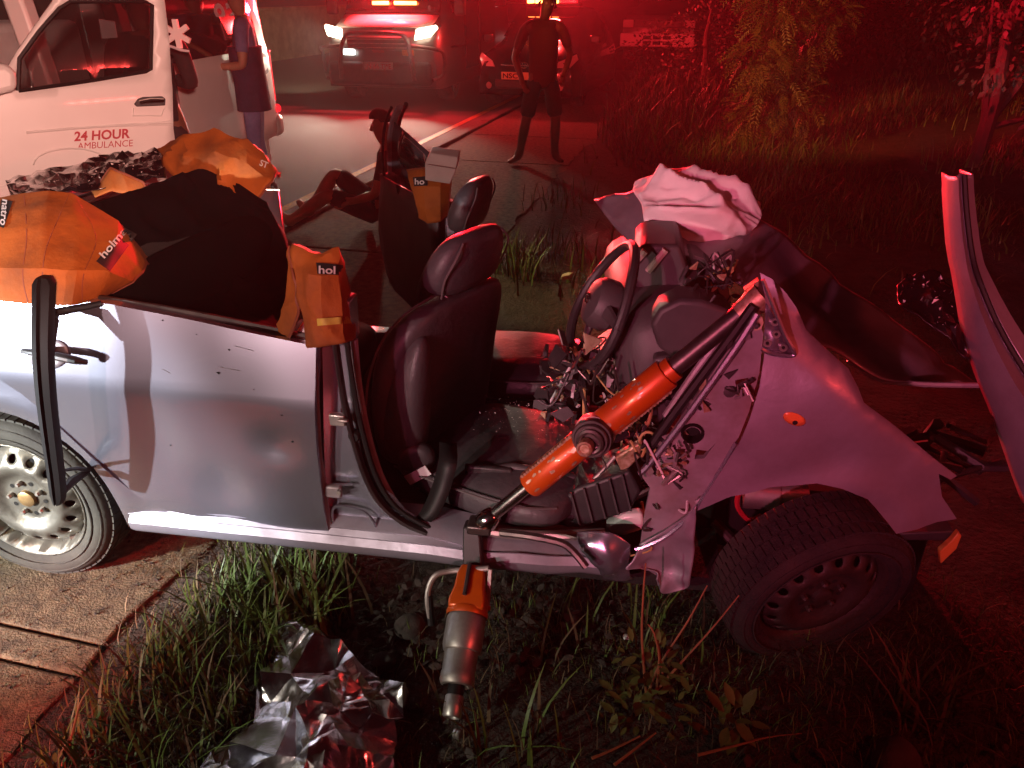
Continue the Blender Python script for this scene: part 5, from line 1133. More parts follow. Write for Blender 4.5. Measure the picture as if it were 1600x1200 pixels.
lamp('wall_beam', 'SPOT', vo - hd_ * .0 + V(-1.3, 0, 1.0), (-7, 26, .6), (1, .85, .5), 500, .1, 60, .8)

# red light bar on the truck behind the onlooker's place, mirrored in the ambulance door glass
pm = []
for px, py in ((102, 119), (198, 109)):
    p = DPw(px, py); d = ray(px, py).normalized(); n = (dnn + V(0, 0, .08)).normalized(); r = d - n * 2 * d.dot(n); pm.append(p + r * 6.5)
for k in range(6):
    q = pm[0].lerp(pm[1], k / 5); lamp('light_bar_led', 'AREA', q, DPw(150, 114), (1, .06, .05), 3.5, .07)

lamp('hatchback_fill', 'SPOT', (-2.9, 5.0, 2.55), (.5, 13.2, 1.0), (1, .03, .03), 1500, .12, 20, .8)  # added red spot to brighten the hatchback, no lamp modelled there
lamp('bush_fill', 'SPOT', (-2.7, 6.2, 2.5), (2.9, 9.6, 1.0), (1, .27, .07), 1700, .1, 24, .8)  # added orange spot to brighten the feathery bush
lamp('onlooker_fill', 'SPOT', (-2.6, 4.4, 2.5), (.36, 9.2, 1.0), (1, .03, .03), 380, .1, 15, .8)  # added narrow red spot to pick out the onlooker
p = DF(*D2(175, 150), 0); e_ = .01; a_, z_ = D2(175, 150)
n = (DF(a_ + e_, z_) - DF(a_ - e_, z_)).cross(DF(a_, z_ + e_) - DF(a_, z_ - e_)).normalized(); toW = lambda v: BX * v.x + IY * v.y + V(0, 0, v.z)
n = toW(n); pw = HGW + toW(p); d = (pw - V(0, 0, CAM_H)).normalized(); n = n if n.dot(d) < 0 else -n; r = d - n * 2 * d.dot(n)
lp = pw + r * 6.3; print('DOOR LAMP', lp, r)
lamp('ambulance_door_fill', 'SPOT', (.9, -1.7, 2.3), (-2.4, 4.4, 1.3), (1, .50, .40), 1500, .10, 24, .8)  # unseen spot behind the camera, added to light the ambulance door

lamp('beacon_on_wreck', 'SPOT', ho - hh * 1.8 + V(.1, 0, 1.95), (1.15, 2.9, .9), (1, .02, .03), 5500, .1, 17, .7)

lamp('roof_haze_glow', 'SPOT', ho - hh * 1.6 + V(0, 0, 1.78), (.0, 4.0, 5.4), (1, .01, .02), 14000, .08, 56, .6)  # overstrong spot added at the roof beacon for red glow in the haze
lamp('light_bar_haze_glow', 'SPOT', vo + hd_ * .0 + V(0, 0, 1.75), (-.6, 4.0, 5.2), (1, .01, .02), 11000, .08, 56, .6)  # overstrong spot added at the light bar for red glow in the haze
# ------------------------------------------------------------------ people
def lerp(a, b, t): return Vector(a).lerp(Vector(b), t)
def person(label, loc, rz, J, top=None, bottom=None, shoes='black_plastic', skin_m='skin', sleeve=.6, leg=1., hair=True, top_r=1.12, shorts_flare=1., face=V(1, 0, 0), hem=.04):
    """J: joints in metres, x forwards; builds one body surface with clothes over it"""
    e = empty('person', label, 'person', loc, rz)
    P = []; E = []; ix = {}
    def add(k, p, r, link_=None):
        ix[k] = len(P); P.append((Vector(p), r))
        if link_ is not None: E.append((ix[link_], ix[k]))
    g = lambda k: Vector(J[k])
    add('pel', g('pelvis'), (.135, .10)); add('wst', lerp(g('pelvis'), g('chest'), .45), (.115, .09), 'pel'); add('chs', g('chest'), (.145, .10), 'wst')
    add('nkb', lerp(g('chest'), g('neck'), .75), (.085, .07), 'chs'); add('nck', g('neck'), .052, 'nkb')
    hd = g('head'); f = face.normalized(); upv = (hd - g('neck')).normalized()
    add('jaw', g('neck') + upv * .06 + f * .015, (.066, .07), 'nck'); add('hdc', hd, (.085, .10), 'jaw'); add('hdt', hd + upv * .085, (.058, .07), 'hdc')
    for s in 'lr':
        sh, el, wr = g('sh_' + s), g('el_' + s), g('wr_' + s)
        add('sh' + s, sh, .058, 'nkb'); add('ua' + s, lerp(sh, el, .5), .053, 'sh' + s); add('el' + s, el, .04, 'ua' + s); add('fa' + s, lerp(el, wr, .4), .04, 'el' + s); add('wr' + s, wr, .026, 'fa' + s)
        hdv = (wr - el).normalized(); a, b = frame(hdv, V(1, .2, 0))
        pm = wr + hdv * .06; add('pm' + s, pm, (.034, .018), 'wr' + s)
        for q, (o, l) in enumerate(((-.027, .06), (-.009, .075), (.009, .07), (.026, .055))):
            k1 = pm + a * o + hdv * (.03 + l * .4) + b * .004; add(f'f{q}{s}', k1, .009, 'pm' + s); add(f'g{q}{s}', k1 + hdv * l * .5 + b * .02, .0075, f'f{q}{s}')
        add('th' + s, wr + hdv * .045 + a * -.042 + b * .012, .010, 'wr' + s)
        hp, kn, an, to = g('hip_' + s), g('kn_' + s), g('an_' + s), g('toe_' + s)
        add('hp' + s, hp, .085, 'pel'); add('tm' + s, lerp(hp, kn, .5), .078, 'hp' + s); add('kn' + s, kn, .060, 'tm' + s); add('cf' + s, lerp(kn, an, .32), .064, 'kn' + s); add('an' + s, an, .038, 'cf' + s)
        ft = to - an; add('hl' + s, an - ft * .12 + V(0, 0, -.02), .032, 'an' + s); add('ft' + s, lerp(an, to, .55) + V(0, 0, -.005), (.042, .03), 'an' + s); add('to' + s, to, (.038, .02), 'ft' + s)
    body = skin('body', P, E, skin_m, e)
    # face and ears
    a = f.cross(upv).normalized()
    MB().tube([hd + f * .07 + upv * .015, hd + f * .092 - upv * .022, hd + f * .08 - upv * .03], [.008, .014, .010], 8).build('nose', skin_m, body)
    MB().tube([hd + f * .066 - upv * .052 + a * k for k in (-.022, 0, .022)], [.004, .008, .004], 6).build('mouth', 'cloth_maroon', body)
    for s in (-1, 1):
        MB().lathe([(0, .006), (.009, .004), (.012, 0)], hd + f * .068 + a * s * .03 + upv * .016, f, 8).build('eye', 'reflective', body)
        MB().tube([hd + a * s * .082 - upv * .025, hd + a * s * .09 + upv * .0 - f * .01, hd + a * s * .083 + upv * .025], [.008, .014, .01], 8).build('ear', skin_m, body)
    if hair:
        hb = bmesh.new(); bmesh.ops.create_icosphere(hb, subdivisions=3, radius=1)
        cut = [v for v in hb.verts if v.co.z < -.25 or (v.co.z < .25 and v.co.x > .35)]; bmesh.ops.delete(hb, geom=cut, context='VERTS')
        mr = Matrix((f, a, upv)).transposed()
        for v in hb.verts: v.co = hd + upv * .035 - f * .008 + mr @ V(v.co.x * .098 - .012, v.co.y * .09, v.co.z * .108) * (1 + .05 * nz(v.co, 6))
        me = bpy.data.meshes.new('hair'); hb.to_mesh(me); hb.free(); link('hair', me, 'hair', e, smooth=180)
    def R_(k, s=1.): r = P[ix[k]][1]; r = r if isinstance(r, tuple) else (r, r); return (r[0] * s, r[1] * s)
    if top:
        T = []; TE = []; tx = {}
        def ta(k, p, r, l=None):
            tx[k] = len(T); T.append((Vector(p), r))
            if l: TE.append((tx[l], tx[k]))
        ta('hem', g('pelvis') - (g('chest') - g('pelvis')).normalized() * hem, R_('pel', top_r + .04)); ta('pel', g('pelvis') + V(0, 0, .02), R_('pel', top_r), 'hem'); ta('wst', P[ix['wst']][0], R_('wst', top_r + .22), 'pel'); ta('chs', g('chest'), R_('chs', top_r), 'wst'); ta('nkb', P[ix['nkb']][0], R_('nkb', top_r + .02), 'chs')
        for s in 'lr':
            ta('sh' + s, g('sh_' + s), .072, 'nkb'); ta('ua' + s, lerp(g('sh_' + s), g('el_' + s), .5), .062, 'sh' + s); ta('en' + s, lerp(g('sh_' + s), g('el_' + s), sleeve) if sleeve <= 1 else g('el_' + s), .058, 'ua' + s)
            if sleeve > 1: ta('fa' + s, lerp(g('el_' + s), g('wr_' + s), sleeve - 1), .046, 'en' + s)
        skin('shirt', T, TE, top, e)
    if bottom:
        T = []; TE = []; tx = {}
        def tb(k, p, r, l=None):
            tx[k] = len(T); T.append((Vector(p), r))
            if l: TE.append((tx[l], tx[k]))
        tb('w', lerp(g('pelvis'), g('chest'), .18), R_('pel', 1.06)); tb('pel', g('pelvis') - V(0, 0, .02), R_('pel', 1.1), 'w')
        for s in 'lr':
            hp, kn, an = g('hip_' + s), g('kn_' + s), g('an_' + s)
            tb('hp' + s, hp, .098, 'pel'); tb('tm' + s, lerp(hp, kn, .5), .088 * shorts_flare, 'hp' + s)
            if leg <= 1: tb('en' + s, lerp(hp, kn, leg), .076 * shorts_flare ** 2, 'tm' + s)
            else: tb('kn' + s, kn, .070, 'tm' + s); tb('cf' + s, lerp(kn, an, .45), .066, 'kn' + s); tb('en' + s, lerp(kn, an, leg - 1), .056, 'cf' + s)
        skin('trousers' if leg > 1 else 'shorts', T, TE, bottom, e)
    if shoes:
        for s in 'lr':
            an, to = g('an_' + s), g('toe_' + s); ft = to - an; fx = V(ft.x, ft.y, 0).normalized(); sdv = V(-fx.y, fx.x, 0); b0 = V(an.x, an.y, 0); z0 = to.z - .03
            superloft([(b0 - fx * .075 + V(0, 0, z0 + .04), sdv * .02, V(0, 0, .035)), (b0 - fx * .06 + V(0, 0, z0 + .055), sdv * .042, V(0, 0, .055)), (b0 + fx * .02 + V(0, 0, z0 + .055), sdv * .045, V(0, 0, .055)), (b0 + fx * .12 + V(0, 0, z0 + .035), sdv * .052, V(0, 0, .035)), (b0 + fx * .19 + V(0, 0, z0 + .03), sdv * .042, V(0, 0, .028)), (b0 + fx * .21 + V(0, 0, z0 + .028), sdv * .02, V(0, 0, .018))], 16, 2.6).build('shoe', shoes, e, smooth=60)
    return e, body
def standing(h=1.78, spread=.11, **k):
    s = h / 1.78
    J = dict(pelvis=(0, 0, .96), chest=(0.01, 0, 1.30), neck=(.0, 0, 1.51), head=(.02, 0, 1.66), sh_l=(0, .19, 1.43), sh_r=(0, -.19, 1.43), el_l=(-.03, .25, 1.13), el_r=(-.03, -.25, 1.13), wr_l=(.05, .25, .88), wr_r=(.05, -.25, .88),
             hip_l=(0, .095, .90), hip_r=(0, -.095, .90), kn_l=(.03, spread, .49), kn_r=(.03, -spread, .49), an_l=(-.02, spread, .09), an_r=(-.02, -spread, .09), toe_l=(.16, spread + .03, .035), toe_r=(.16, -spread - .03, .035))
    J.update(k); return {q: V(*v) * s for q, v in J.items()}
# medic by the open side door, arms held in front, seen from his right
mp = G(418, 308)
med, mb = person('medic in navy tunic and grey-blue trousers standing by the side door', mp, R(192), standing(1.86, el_r=(-.02, -.24, 1.14), wr_r=(.21, -.12, 1.10), el_l=(.02, .24, 1.14), wr_l=(.22, .10, 1.12)), 'uniform_blue', 'uniform_blue', sleeve=.75, leg=1.95, skin_m='skin_light')
# dark panels and reflective bands over the uniform
tun = superloft([(V(.0, 0, .80), (.15, 0, 0), (0, .20, 0)), (V(.0, 0, 1.0), (.145, 0, 0), (0, .19, 0)), (V(.01, 0, 1.2), (.142, 0, 0), (0, .19, 0)), (V(.01, 0, 1.33), (.148, 0, 0), (0, .195, 0))], 20, 2.3).build('tunic', 'uniform_navy', med, smooth=60)
MB().tube([V(0, -.25, 1.33), V(-.01, -.258, 1.27)], .072, 14).build('sleeve_band', 'cloth_maroon', med)
MB().tube([V(-.01, -.258, 1.275), V(-.012, -.262, 1.25)], .073, 14).build('sleeve_trim', 'reflective', med)
for s in (-1, 1): MB().tube([V(.0, s * .12, .38), V(-.005, s * .12, .32)], .073, 14).build('leg_band', 'reflective', med)
MB().lathe([(0, .004), (.03, .0)], V(-.0, -.262, 1.43), (0, -1, .2), 12).build('shoulder_badge', 'reflective', med)
# second medic, back towards us, between door and van
m2, _ = person('medic in black jacket with white star badge on the back behind the ambulance door', V(-2.42, 5.55, 0), R(120), standing(1.80, el_r=(.06, -.25, 1.16), wr_r=(.25, -.15, 1.2), el_l=(.06, .25, 1.16), wr_l=(.25, .12, 1.2)), 'cloth_dark', 'cloth_dark', sleeve=1.9, leg=1.95)
sp = AY(276, 53, 5.30); sc_ = .052; st = MB()
for k in range(3):
    pass
stp = []
for k in range(6):
    for da, rr_ in ((-.19, .085), (.19, .085), (.52, .034)): stp.append(sp + V(math.sin(k * math.pi / 3 + da), 0, math.cos(k * math.pi / 3 + da)) * rr_)
st.prism(stp, V(0, .02, 0))
o = st.build('star_badge', 'print_white', m2); o.matrix_parent_inverse = (Matrix.Translation(V(-2.42, 5.55, 0)) @ Matrix.Rotation(R(120), 4, 'Z')).inverted()
MB().tube([AY(266, 72, 5.3), AY(282, 78, 5.28), AY(296, 80, 5.3)], .008, 6).build('jacket_stripe', 'reflective', m2).matrix_parent_inverse = o.matrix_parent_inverse
# onlooker in shorts before the hatchback
pb = G(846, 254)
person('barefoot onlooker in shorts and loose shirt standing before the hatchback', pb, R(-80), standing(1.76, .13, an_l=(-.03, .16, .07), toe_l=(.13, .22, .025), kn_l=(.03, .15, .49), an_r=(-.04, -.26, .07), toe_r=(.06, -.40, .025), kn_r=(.03, -.19, .49), el_l=(-.10, .33, 1.16), wr_l=(.07, .22, .95), el_r=(-.08, -.31, 1.13), wr_r=(.05, -.24, .90), sh_l=(0, .20, 1.43), sh_r=(0, -.20, 1.43), head=(.04, .03, 1.65)), 'cloth_maroon', 'cloth_dark', shoes=None, sleeve=.8, leg=.98, shorts_flare=1.12, top_r=1.3, hem=.16)
# injured person sitting on the pavement beyond the car
sb_ = G(596, 352)
person('person sitting on the pavement with bare legs stretched out beside the far door', sb_, R(183), dict(pelvis=(0, 0, .13), chest=(-.10, 0, .47), neck=(-.10, 0, .66), head=(-.06, .0, .80), sh_l=(-.10, .19, .58), sh_r=(-.10, -.19, .58), el_l=(.0, .26, .32), el_r=(.0, -.26, .32), wr_l=(.2, .2, .25), wr_r=(.2, -.2, .25),
       hip_l=(.04, .10, .13), hip_r=(.04, -.10, .13), kn_l=(.40, .14, .29), kn_r=(.36, -.12, .42), an_l=(.74, .12, .07), an_r=(.62, -.10, .08), toe_l=(.82, .16, .20), toe_r=(.70, -.12, .20)), 'cloth_dark', 'cloth_dark', shoes=None, skin_m='skin_light', sleeve=.7, leg=.98, face=V(.9, .3, 0))
# ------------------------------------------------------------------ grass, weeds, bushes
rng = np.random.default_rng(12)
def blades(name, label, pts, hs, mats, wid=(.003, .006), bend=.5, parent=None, seg=3, mixp=.25):
    """many thin bent blades as one mass"""
    v = []; f = []; mi = []
    for (x, y), h in zip(pts, hs):
        z = ground_z(x, y) - .01; a = rng.uniform(0, 6.283); b = rng.uniform(.15, 1) * bend; w = rng.uniform(*wid) * (1 if h > .12 else .8)
        d = V(math.cos(a), math.sin(a), 0); sd_ = V(-d.y, d.x, 0); n = len(v); k = 1 if rng.random() < mixp else 0
        for i in range(seg):
            t = i / seg; p = V(x, y, z) + d * (h * b * t * t) + V(0, 0, h * (t - .35 * b * t * t)); ww = w * (1 - .55 * t)
            v += [tuple(p - sd_ * ww), tuple(p + sd_ * ww)]
        p = V(x, y, z) + d * h * b + V(0, 0, h * (1 - .35 * b)); v.append(tuple(p))
        for i in range(seg - 1): f.append((n + 2 * i, n + 2 * i + 1, n + 2 * i + 3, n + 2 * i + 2)); mi.append(k)
        f.append((n + 2 * seg - 2, n + 2 * seg - 1, n + 2 * seg)); mi.append(k)
    me = bpy.data.meshes.new(name); me.from_pydata(v, [], f); me.polygons.foreach_set('material_index', mi)
    o = link(name, me, mats, parent, smooth=180)
    return tag(o, label, 'grass', kind='stuff') if label else o
def ok(x, y, lim=-1.42):
    return x * RN.x + y * RN.y > lim
def scatter(n, x0, x1, y0, y1, dens=None, lim=-1.42):
    out = []
    while len(out) < n:
        x, y = rng.uniform(x0, x1), rng.uniform(y0, y1)
        if ok(x, y, lim) and (dens is None or rng.random() < dens(x, y)): out.append((x, y))
    return out
def pxs(n, poly_px):
    w = [G(a, b) for a, b in poly_px]; poly = [(p.x, p.y) for p in w]; x0, x1 = min(p[0] for p in poly), max(p[0] for p in poly); y0, y1 = min(p[1] for p in poly), max(p[1] for p in poly); out = []
    while len(out) < n:
        x, y = rng.uniform(x0, x1), rng.uniform(y0, y1)
        if inside((x, y), poly): out.append((x, y))
    return out
dn_ = lambda x, y: max(.05, min(1, .4 + 1.6 * nz((x, y, 0), 1.6)))
near = scatter(9000, -1.4, 3.2, .55, 2.0, dn_) + [tuple(road(s_, t_)[:2]) for s_, t_ in zip(rng.normal(-1.45, .07, 1500), rng.uniform(-.2, 3, 1500))]
blades('short_grass', 'short dark grass and litter covering the ground before the wreck', near, rng.uniform(.02, .10, len(near)), ['grass', 'grass_dry'], (.0015, .0035), .9, mixp=.55)
lush = pxs(900, [(60, 1230), (180, 1090), (300, 960), (420, 880), (560, 880), (545, 960), (480, 1000), (420, 1060), (380, 1150), (300, 1230)])
blades('lush_grass', 'long fresh green grass growing along the pavement edge by the foil', lush, rng.uniform(.06, .24, len(lush)), ['grass', 'grass_dry'], (.0025, .0055), .8, mixp=.22)
def tuft(label, px, py, n, h, spread, mats=('grass', 'grass_dry'), wid=(.003, .006), bend=.8, mixp=.2):
    c = G(px, py); e = empty('grass_tuft', label, 'grass tuft', (c.x, c.y, 0)); pts = [(c.x + rng.normal(0, spread), c.y + rng.normal(0, spread)) for _ in range(n)]
    o = blades('blades', None, pts, rng.uniform(h * .5, h, n), list(mats), wid, bend, None, 4, mixp); o.parent = e; o.matrix_parent_inverse = Matrix.Translation((-c.x, -c.y, 0)); tag(o, kind='stuff'); return e
tuft('tall green grass tuft just above the foil blanket', 500, 985, 46, .34, .055, wid=(.004, .007))
tuft('green grass tuft along the pavement edge by the foil', 440, 1000, 34, .30, .05, wid=(.004, .008))
tuft('grass tuft under the torn flap of the wing', 1030, 985, 40, .24, .06)
tuft('thin grass tuft below the hanging hand tool', 880, 1010, 16, .22, .05)
tuft('grass tuft at the lower frame edge below the tool', 800, 1195, 26, .26, .06, wid=(.003, .006))
tuft('sprawling dry grass tuft beside the muddy front wheel', 1440, 1130, 44, .26, .05, ('grass_dry', 'grass'), bend=1.1)
tuft('grass tuft growing behind the driver headrest', 806, 430, 90, .40, .10, wid=(.004, .008))
tuft('low grass tuft between the steering wheel and pavement edge', 870, 395, 60, .28, .14, wid=(.003, .006))
tuft('thin grass tuft at the pavement edge under the onlooker', 880, 320, 50, .3, .16, wid=(.003, .006))
lamp('tuft_fill', 'SPOT', (-2.6, 5.6, 2.5), (.25, 4.7, .2), (1, .78, .36), 420, .08, 24, .8)  # added warm spot to brighten the tufts behind the headrest
tuft('wispy reddish grass tuft near the crazed glass', 1360, 330, 40, .5, .2, ('grass_dry', 'grass'))
far = [p for p in scatter(11000, .3, 9, 4.6, 17, lambda x, y: max(.03, min(1, .45 + 1.5 * nz((x, y, 2), .55)))) ]
blades('verge_grass', 'rough dark grass over the verge behind the wreck', far, rng.uniform(.05, .30, len(far)), ['grass', 'grass_dry'], (.004, .010), .9, mixp=.4)
bank = pxs(1500, [(930, 215), (990, 150), (1060, 110), (1150, 120), (1130, 180), (1080, 230), (980, 260)])
blades('bank_grass', 'tall thick grass on the bank beside the hatchback', bank, rng.uniform(.25, .75, len(bank)), ['grass', 'grass_dry'], (.006, .014), .8, mixp=.3)
litter = [p for p in scatter(1500, -3, -.9, .6, 3.2, None, -3.3) if p[0] * RN.x + p[1] * RN.y < -1.4]
def clippings(name, label, pts, L):
    v = []; f = []
    for x, y in pts:
        a = rng.uniform(0, 6.28); l = rng.uniform(*L); w = rng.uniform(.0008, .0025); d = V(math.cos(a), math.sin(a), 0); s = V(-d.y, d.x, 0); z = .008 + rng.uniform(0, .004); n = len(v)
        c = V(x, y, z); v += [tuple(c - d * l - s * w), tuple(c - d * l + s * w), tuple(c + s * w + V(0, 0, l * .15)), tuple(c - s * w + V(0, 0, l * .15)), tuple(c + d * l + s * l * .3)]; f += [(n, n + 1, n + 2, n + 3), (n + 3, n + 2, n + 4)]
    me = bpy.data.meshes.new(name); me.from_pydata(v, [], f); return tag(link(name, me, ['grass_dry'], None, smooth=0), label, 'litter', kind='stuff')
clippings('grass_clippings', 'scattered dry clippings and grit on the pavement slabs', litter[:420] + pxs(160, [(180, 905), (260, 850), (340, 850), (300, 900)]), (.006, .03))
gr_ = MB()
for x, y in scatter(1100, -2.6, -.9, .8, 2.9, None, -3.3):
    if x * RN.x + y * RN.y > -1.42: continue
    s = rng.uniform(.0015, .006); gr_.box((x, y, .004 + s * .4), (s * 1.4, s, s), Matrix.Rotation(rng.uniform(0, 3), 3, 'Z'))
tag(gr_.build('grit', 'stone', None, smooth=0), 'loose grit strewn over the pavement slabs', 'grit', kind='stuff')
# weeds with red stems
def leaf_mesh(l, w):
    m_ = MB(); m_.grid([[V(x * l, -ww * w, .10 * l * (x - x * x)), V(x * l, 0, .10 * l * (x - x * x) - .12 * w), V(x * l, ww * w, .10 * l * (x - x * x))] for x, ww in ((0, .05), (.25, .8), (.5, 1), (.75, .7), (1, .03))]); return m_
def put_leaf(e, me, p, d, roll=0, s=1., m='leaf'):
    o = bpy.data.objects.new('leaf', me); COL.objects.link(o); o.parent = e
    q = Vector(d).to_track_quat('X', 'Z'); o.rotation_mode = 'QUATERNION'; o.rotation_quaternion = q; o.location = p; o.scale = (s, s, s); return o
lme = leaf_mesh(.05, .011).build('leaf', 'leaf', None, smooth=180); LEAF = lme.data; bpy.data.objects.remove(lme)
def weed(label, px, py, stems, nleaf, lsize=1., seed=1, name='weed_plant', leaf_h=(.0, .16), spread=.09):
    random.seed(seed); c = G(px, py); c.z = ground_z(c.x, c.y); e = empty(name, label, 'weed', c)
    for pts in stems:
        w = [AY(a, b, c.y + dy) - c for a, b, dy in pts]; w[0].z = min(w[0].z, .0)
        MB().tube(smooth_poly(w, 4, False), [.0042 - .0024 * i / (4 * (len(w) - 1)) for i in range(4 * (len(w) - 1) + 1)], 6).build('stem', 'twig', e)
    for k in range(nleaf):
        a = random.uniform(0, 6.28); r = random.uniform(.01, spread); z = random.uniform(*leaf_h)
        put_leaf(e, LEAF, V(math.cos(a) * r, math.sin(a) * r * .6, z), V(math.cos(a + random.uniform(-.8, .8)), math.sin(a + random.uniform(-.8, .8)), random.uniform(-.5, .7)), s=random.uniform(.6, 1.3) * lsize)
    return e
weed('weed with long bare reddish stems below the torn wing', 1015, 1085, [[(1010, 1088, 0), (1003, 1000, .02), (1005, 930, .04), (1009, 880, .06)], [(1012, 1085, 0), (1030, 1040, .02), (1075, 970, .05), (1105, 915, .08)], [(1022, 1075, 0), (1060, 1040, .01), (1110, 985, .03), (1155, 930, .06)], [(1025, 1080, 0), (1030, 1030, 0), (1022, 990, .02), (1012, 975, .03)], [(1040, 1085, 0), (1035, 1050, 0), (1028, 1000, .02)]], 46, .9, 2)
weed('broad leafed weed with pale leaves in the lower verge', 1140, 1140, [[(1090, 1112, .05), (1120, 1130, .03), (1150, 1160, .0), (1165, 1185, -.02)]], 22, 1.3, 5, leaf_h=(.0, .08))
weed('low leafy weed between the red stems and hand tool', 990, 1125, [], 40, .9, 9, leaf_h=(.0, .12), spread=.12)
weed('seeding weed stalk leaning over the pavement edge', 100, 1200, [[(96, 1200, 0), (112, 1150, .0), (125, 1100, .02), (140, 1075, .03)]], 8, .6, 12)
for lb, pts in (('dry reddish twig lying across the lower verge', [(1090, 1180), (1150, 1165), (1200, 1152), (1253, 1146)]), ('short pale twig lying beside the leafy weed', [(960, 1195), (990, 1172), (1025, 1145)]), ('pale dry twig lying below the leafy weed', [(925, 1185), (960, 1170), (1000, 1150)])):
    w = [G(a, b, .03) for a, b in pts]; tag(MB().tube(smooth_poly(w, 4, False), [.0045 - .0003 * i for i in range(4 * (len(w) - 1) + 1)], 6).build('twig', 'twig'), lb, 'twig')
w = [G(a, b, .12) for a, b in ((1222, 322), (1245, 318), (1270, 305), (1306, 291))]
tag(MB().tube(smooth_poly(w, 4, False), [.018, .02, .022, .024, .026, .026, .026, .026, .026, .024, .024, .022, .020], 8).build('broken_branch', 'bark'), 'broken pale branch lying in the dark grass behind the bonnet', 'branch')
# dead leaves and stones in the dark patch under the sill
dl_ = MB(); random.seed(31)
for x, y in pxs(260, [(540, 905), (760, 900), (960, 930), (1000, 1040), (760, 1060), (560, 1030), (520, 960)]) + scatter(260, -.6, 2.6, .7, 1.9):
    s = rng.uniform(.008, .026); z = ground_z(x, y) + rng.uniform(.005, .03); rt = Matrix.Rotation(rng.uniform(0, 6), 3, 'Z') @ Matrix.Rotation(rng.uniform(-.7, .7), 3, 'X')
    dl_.add([V(x, y, z) + rt @ V(*q) * s for q in ((-1, 0, 0), (-.3, .5, .15), (.5, .45, .1), (1, 0, .2), (.4, -.5, .1), (-.4, -.4, .2))], [(0, 1, 2, 3, 4, 5)])
tag(dl_.build('dead_leaves', 'stone', None, smooth=0), 'dead leaves littering the soil under the car', 'leaves', kind='stuff')
def stone(label, px, py, r, m='stone', z=.01):
    c = G(px, py, z); c.z = ground_z(c.x, c.y) + r * .3; bm = bmesh.new(); bmesh.ops.create_icosphere(bm, subdivisions=3, radius=r)
    for v in bm.verts: v.co *= 1 + .35 * nz(v.co, 1.4 / r * .5, px); v.co.z *= .65
    me = bpy.data.meshes.new('stone'); bm.to_mesh(me); bm.free(); o = link('stone', me, m, None, smooth=180); o.location = c; return tag(o, label, 'stone')
stone('brown stone beside the corner of the foil blanket', 602, 1038, .035); stone('flat grey stone under the sill by the tool', 640, 985, .05); stone('pale pebble below the torn wing', 980, 988, .012, 'plate_white'); stone('dark stone at the lower frame edge', 1395, 1190, .06)
for lb, px, py, s in (('splintered pale wood lying beyond the driver seat', 812, 535, .06), ('pale plastic cup crushed in the grass by the steering wheel', 886, 432, .04)):
    c = G(px, py, .12); o = MB().prism([V(-s, -.02, 0), V(s * .4, -.03, .01), V(s, .0, .02), V(s * .2, .03, .01), V(-s * .7, .025, .0)], V(0, 0, .03)).build('debris_piece', 'broken_wood', None, bevel=.006); o.location = (c.x, c.y, .1); tag(o, lb, 'debris')
# the bush and the trees lit red
def crown(name, parent, clumps, nl, size, m, seed, pin=True):
    random.seed(seed); v = []; f = []
    for cx, cy, cz, r in clumps:
        for k in range(int(nl * r * r * 6)):
            d = V(random.gauss(0, 1), random.gauss(0, 1), random.gauss(0, .9)).normalized() * r * random.uniform(.35, 1.05) ** .6; c = V(cx, cy, cz) + d
            dr = (d.normalized() + V(random.uniform(-.6, .6), random.uniform(-.6, .6), random.uniform(-.9, .2))).normalized(); s = dr.cross(V(random.uniform(-1, 1), random.uniform(-1, 1), 1)).normalized()
            if pin:
                L_ = size * random.uniform(2.2, 3.6)
                for q in range(7):
                    for sg in (-1, 1):
                        p = c + dr * L_ * (q + .5) / 7 + V(0, 0, -.25 * L_ * (q / 7) ** 2); tip = p + (s * sg * .8 + dr * .5) * size * random.uniform(.8, 1.1) + V(0, 0, -.15 * size); wv = dr * size * .16; n = len(v)
                        v += [tuple(p), tuple(p.lerp(tip, .45) + wv), tuple(tip), tuple(p.lerp(tip, .45) - wv)]; f.append((n, n + 1, n + 2, n + 3))
            else:
                p = c; tip = p + dr * size * random.uniform(.7, 1.3); n = len(v); wv = s * size * .28
                v += [tuple(p), tuple(p.lerp(tip, .45) + wv), tuple(tip), tuple(p.lerp(tip, .45) - wv)]; f.append((n, n + 1, n + 2, n + 3))
    me = bpy.data.meshes.new(name); me.from_pydata(v, [], f); return link(name, me, m, parent, smooth=0)
def tree(name, label, loc, clumps, nl, size, m, seed, pin, trunk, group=None):
    loc = Vector(loc); loc.z = ground_z(loc.x, loc.y); e = empty(name, label, 'bush' if 'bush' in name else 'tree', loc, 0, group); crown('crown', e, clumps, nl, size, m, seed, pin); random.seed(seed)
    hz = max(c[2] for c in clumps); MB().tube([V(0, 0, -.05), V(.03, 0, hz * .35), V(-.02, .03, hz * .7), V(.02, 0, hz)], [trunk, trunk * .8, trunk * .5, trunk * .2], 8).build('trunk', 'bark', e)
    for c in clumps: MB().tube([V(0, 0, hz * .2), V(c[0] * .5, c[1] * .5, c[2] * .6), V(c[0], c[1], c[2])], [trunk * .5, trunk * .3, trunk * .12], 6).build('limb', 'bark', e)
    return e
bl = G(1205, 228)
tree('feathery_bush', 'feathery leaved bush lit red and gold on the bank', bl, [(0, 0, .75, .36), (-.28, 0, 1.1, .34), (.2, .05, 1.25, .36), (-.1, 0, 1.6, .38), (.45, 0, 1.55, .22), (-.3, .1, 1.95, .34), (.1, 0, 2.2, .4), (-.25, .1, .45, .28), (.25, 0, .5, .25)], 150, .075, 'leaf_bush', 3, True, .03)
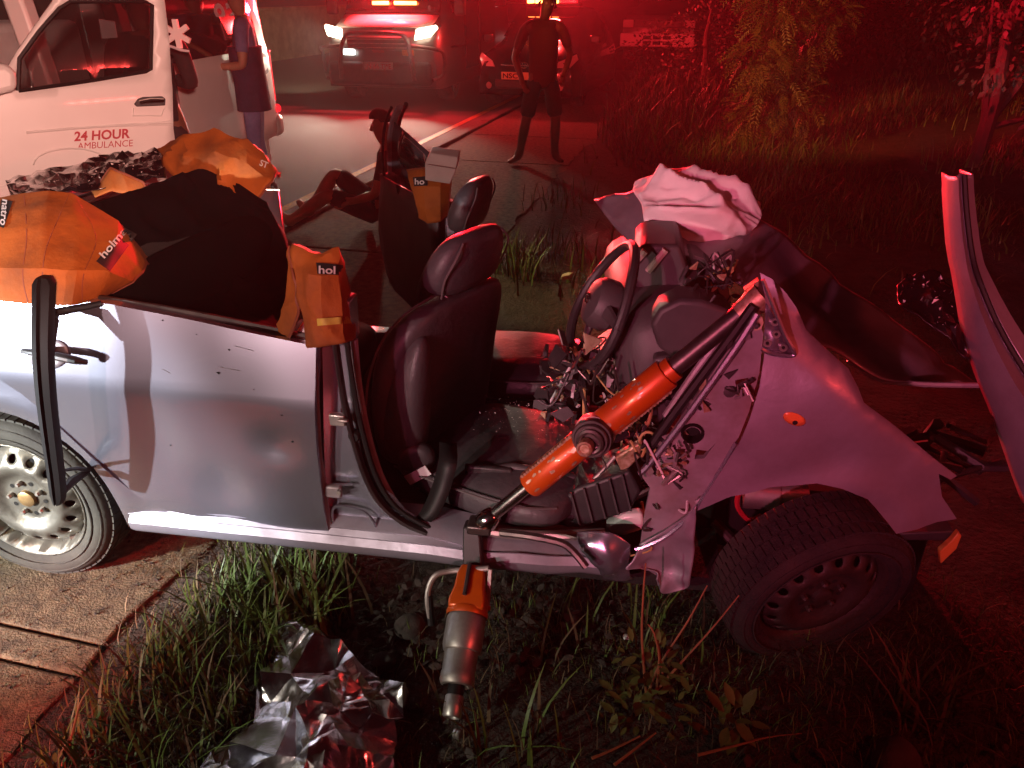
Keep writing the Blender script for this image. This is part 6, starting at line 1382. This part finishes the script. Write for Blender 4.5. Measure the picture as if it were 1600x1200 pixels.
for i, (x, y, lb, cl) in enumerate(((4.9, 8.3, 'dense tree glowing red at the upper edge of the verge', [(0, 0, 1.1, .42), (.45, .2, 1.3, .5), (-.25, 0, 1.6, .4), (.2, .2, 2.0, .55), (.7, 0, .8, .5), (.9, .2, 1.8, .6)]), (7.4, 12.5, 'dark tree standing farther back on the bank', [(0, 0, 2.2, 1.1), (-.9, .2, 1.6, .8), (.8, .2, 2.8, 1.0), (-.2, .3, 3.6, 1.0)]), (3.6, 15.5, 'low dark thicket beyond the feathery bush', [(0, 0, .9, .8), (1.0, 0, 1.2, .9), (-.9, .2, .7, .6), (2.0, .3, 1.5, 1.0)]))):
    tree('verge_tree', lb, (x, y, 0), cl, 230, .085, 'leaf_tree', 20 + i, False, .09)

lamp('red_tree_fill', 'SPOT', (2.4, 7.0, 2.6), (5.1, 8.2, 1.5), (1, .01, .04), 1000, .1, 44, .9)  # added red spot to make the tree show, no vehicle there
for i, (x, y, lb, cl) in enumerate(((6.2, 18, 'dark thicket far behind the pickup truck', [(0, 0, 1.0, 1.0), (1.3, 0, 1.4, 1.1), (-1.2, .2, .9, .8), (2.6, .3, 1.2, 1.1)]), (9.6, 16, 'dark thicket at the far edge of the verge', [(0, 0, 1.2, 1.1), (1.2, 0, 1.8, 1.2), (-1.3, .2, 1.0, .9), (2.4, .3, 1.4, 1.1)]))):
    tree('verge_bush', lb, (x, y, 0), cl, 120, .11, 'leaf_tree', 40 + i, False, .08)
# ------------------------------------------------------------------ thin haze added to stand in for lens glow round the lamps
hz = MB().box((0, 40, 5.0), (120, 150, 12.4)).build('haze', None, None, smooth=0)
hm = bpy.data.materials.new('haze_air'); hm.use_nodes = True; hn = hm.node_tree
for n_ in list(hn.nodes):
    if n_.type == 'BSDF_PRINCIPLED': hn.nodes.remove(n_)
pv = hn.nodes.new('ShaderNodeVolumePrincipled'); pv.inputs['Density'].default_value = .0020; pv.inputs['Color'].default_value = (.9, .9, .9, 1); pv.inputs['Anisotropy'].default_value = .45
hn.links.new(pv.outputs[0], hn.nodes['Material Output'].inputs['Volume']); hz.data.materials.append(hm); tag(hz, kind='stuff')
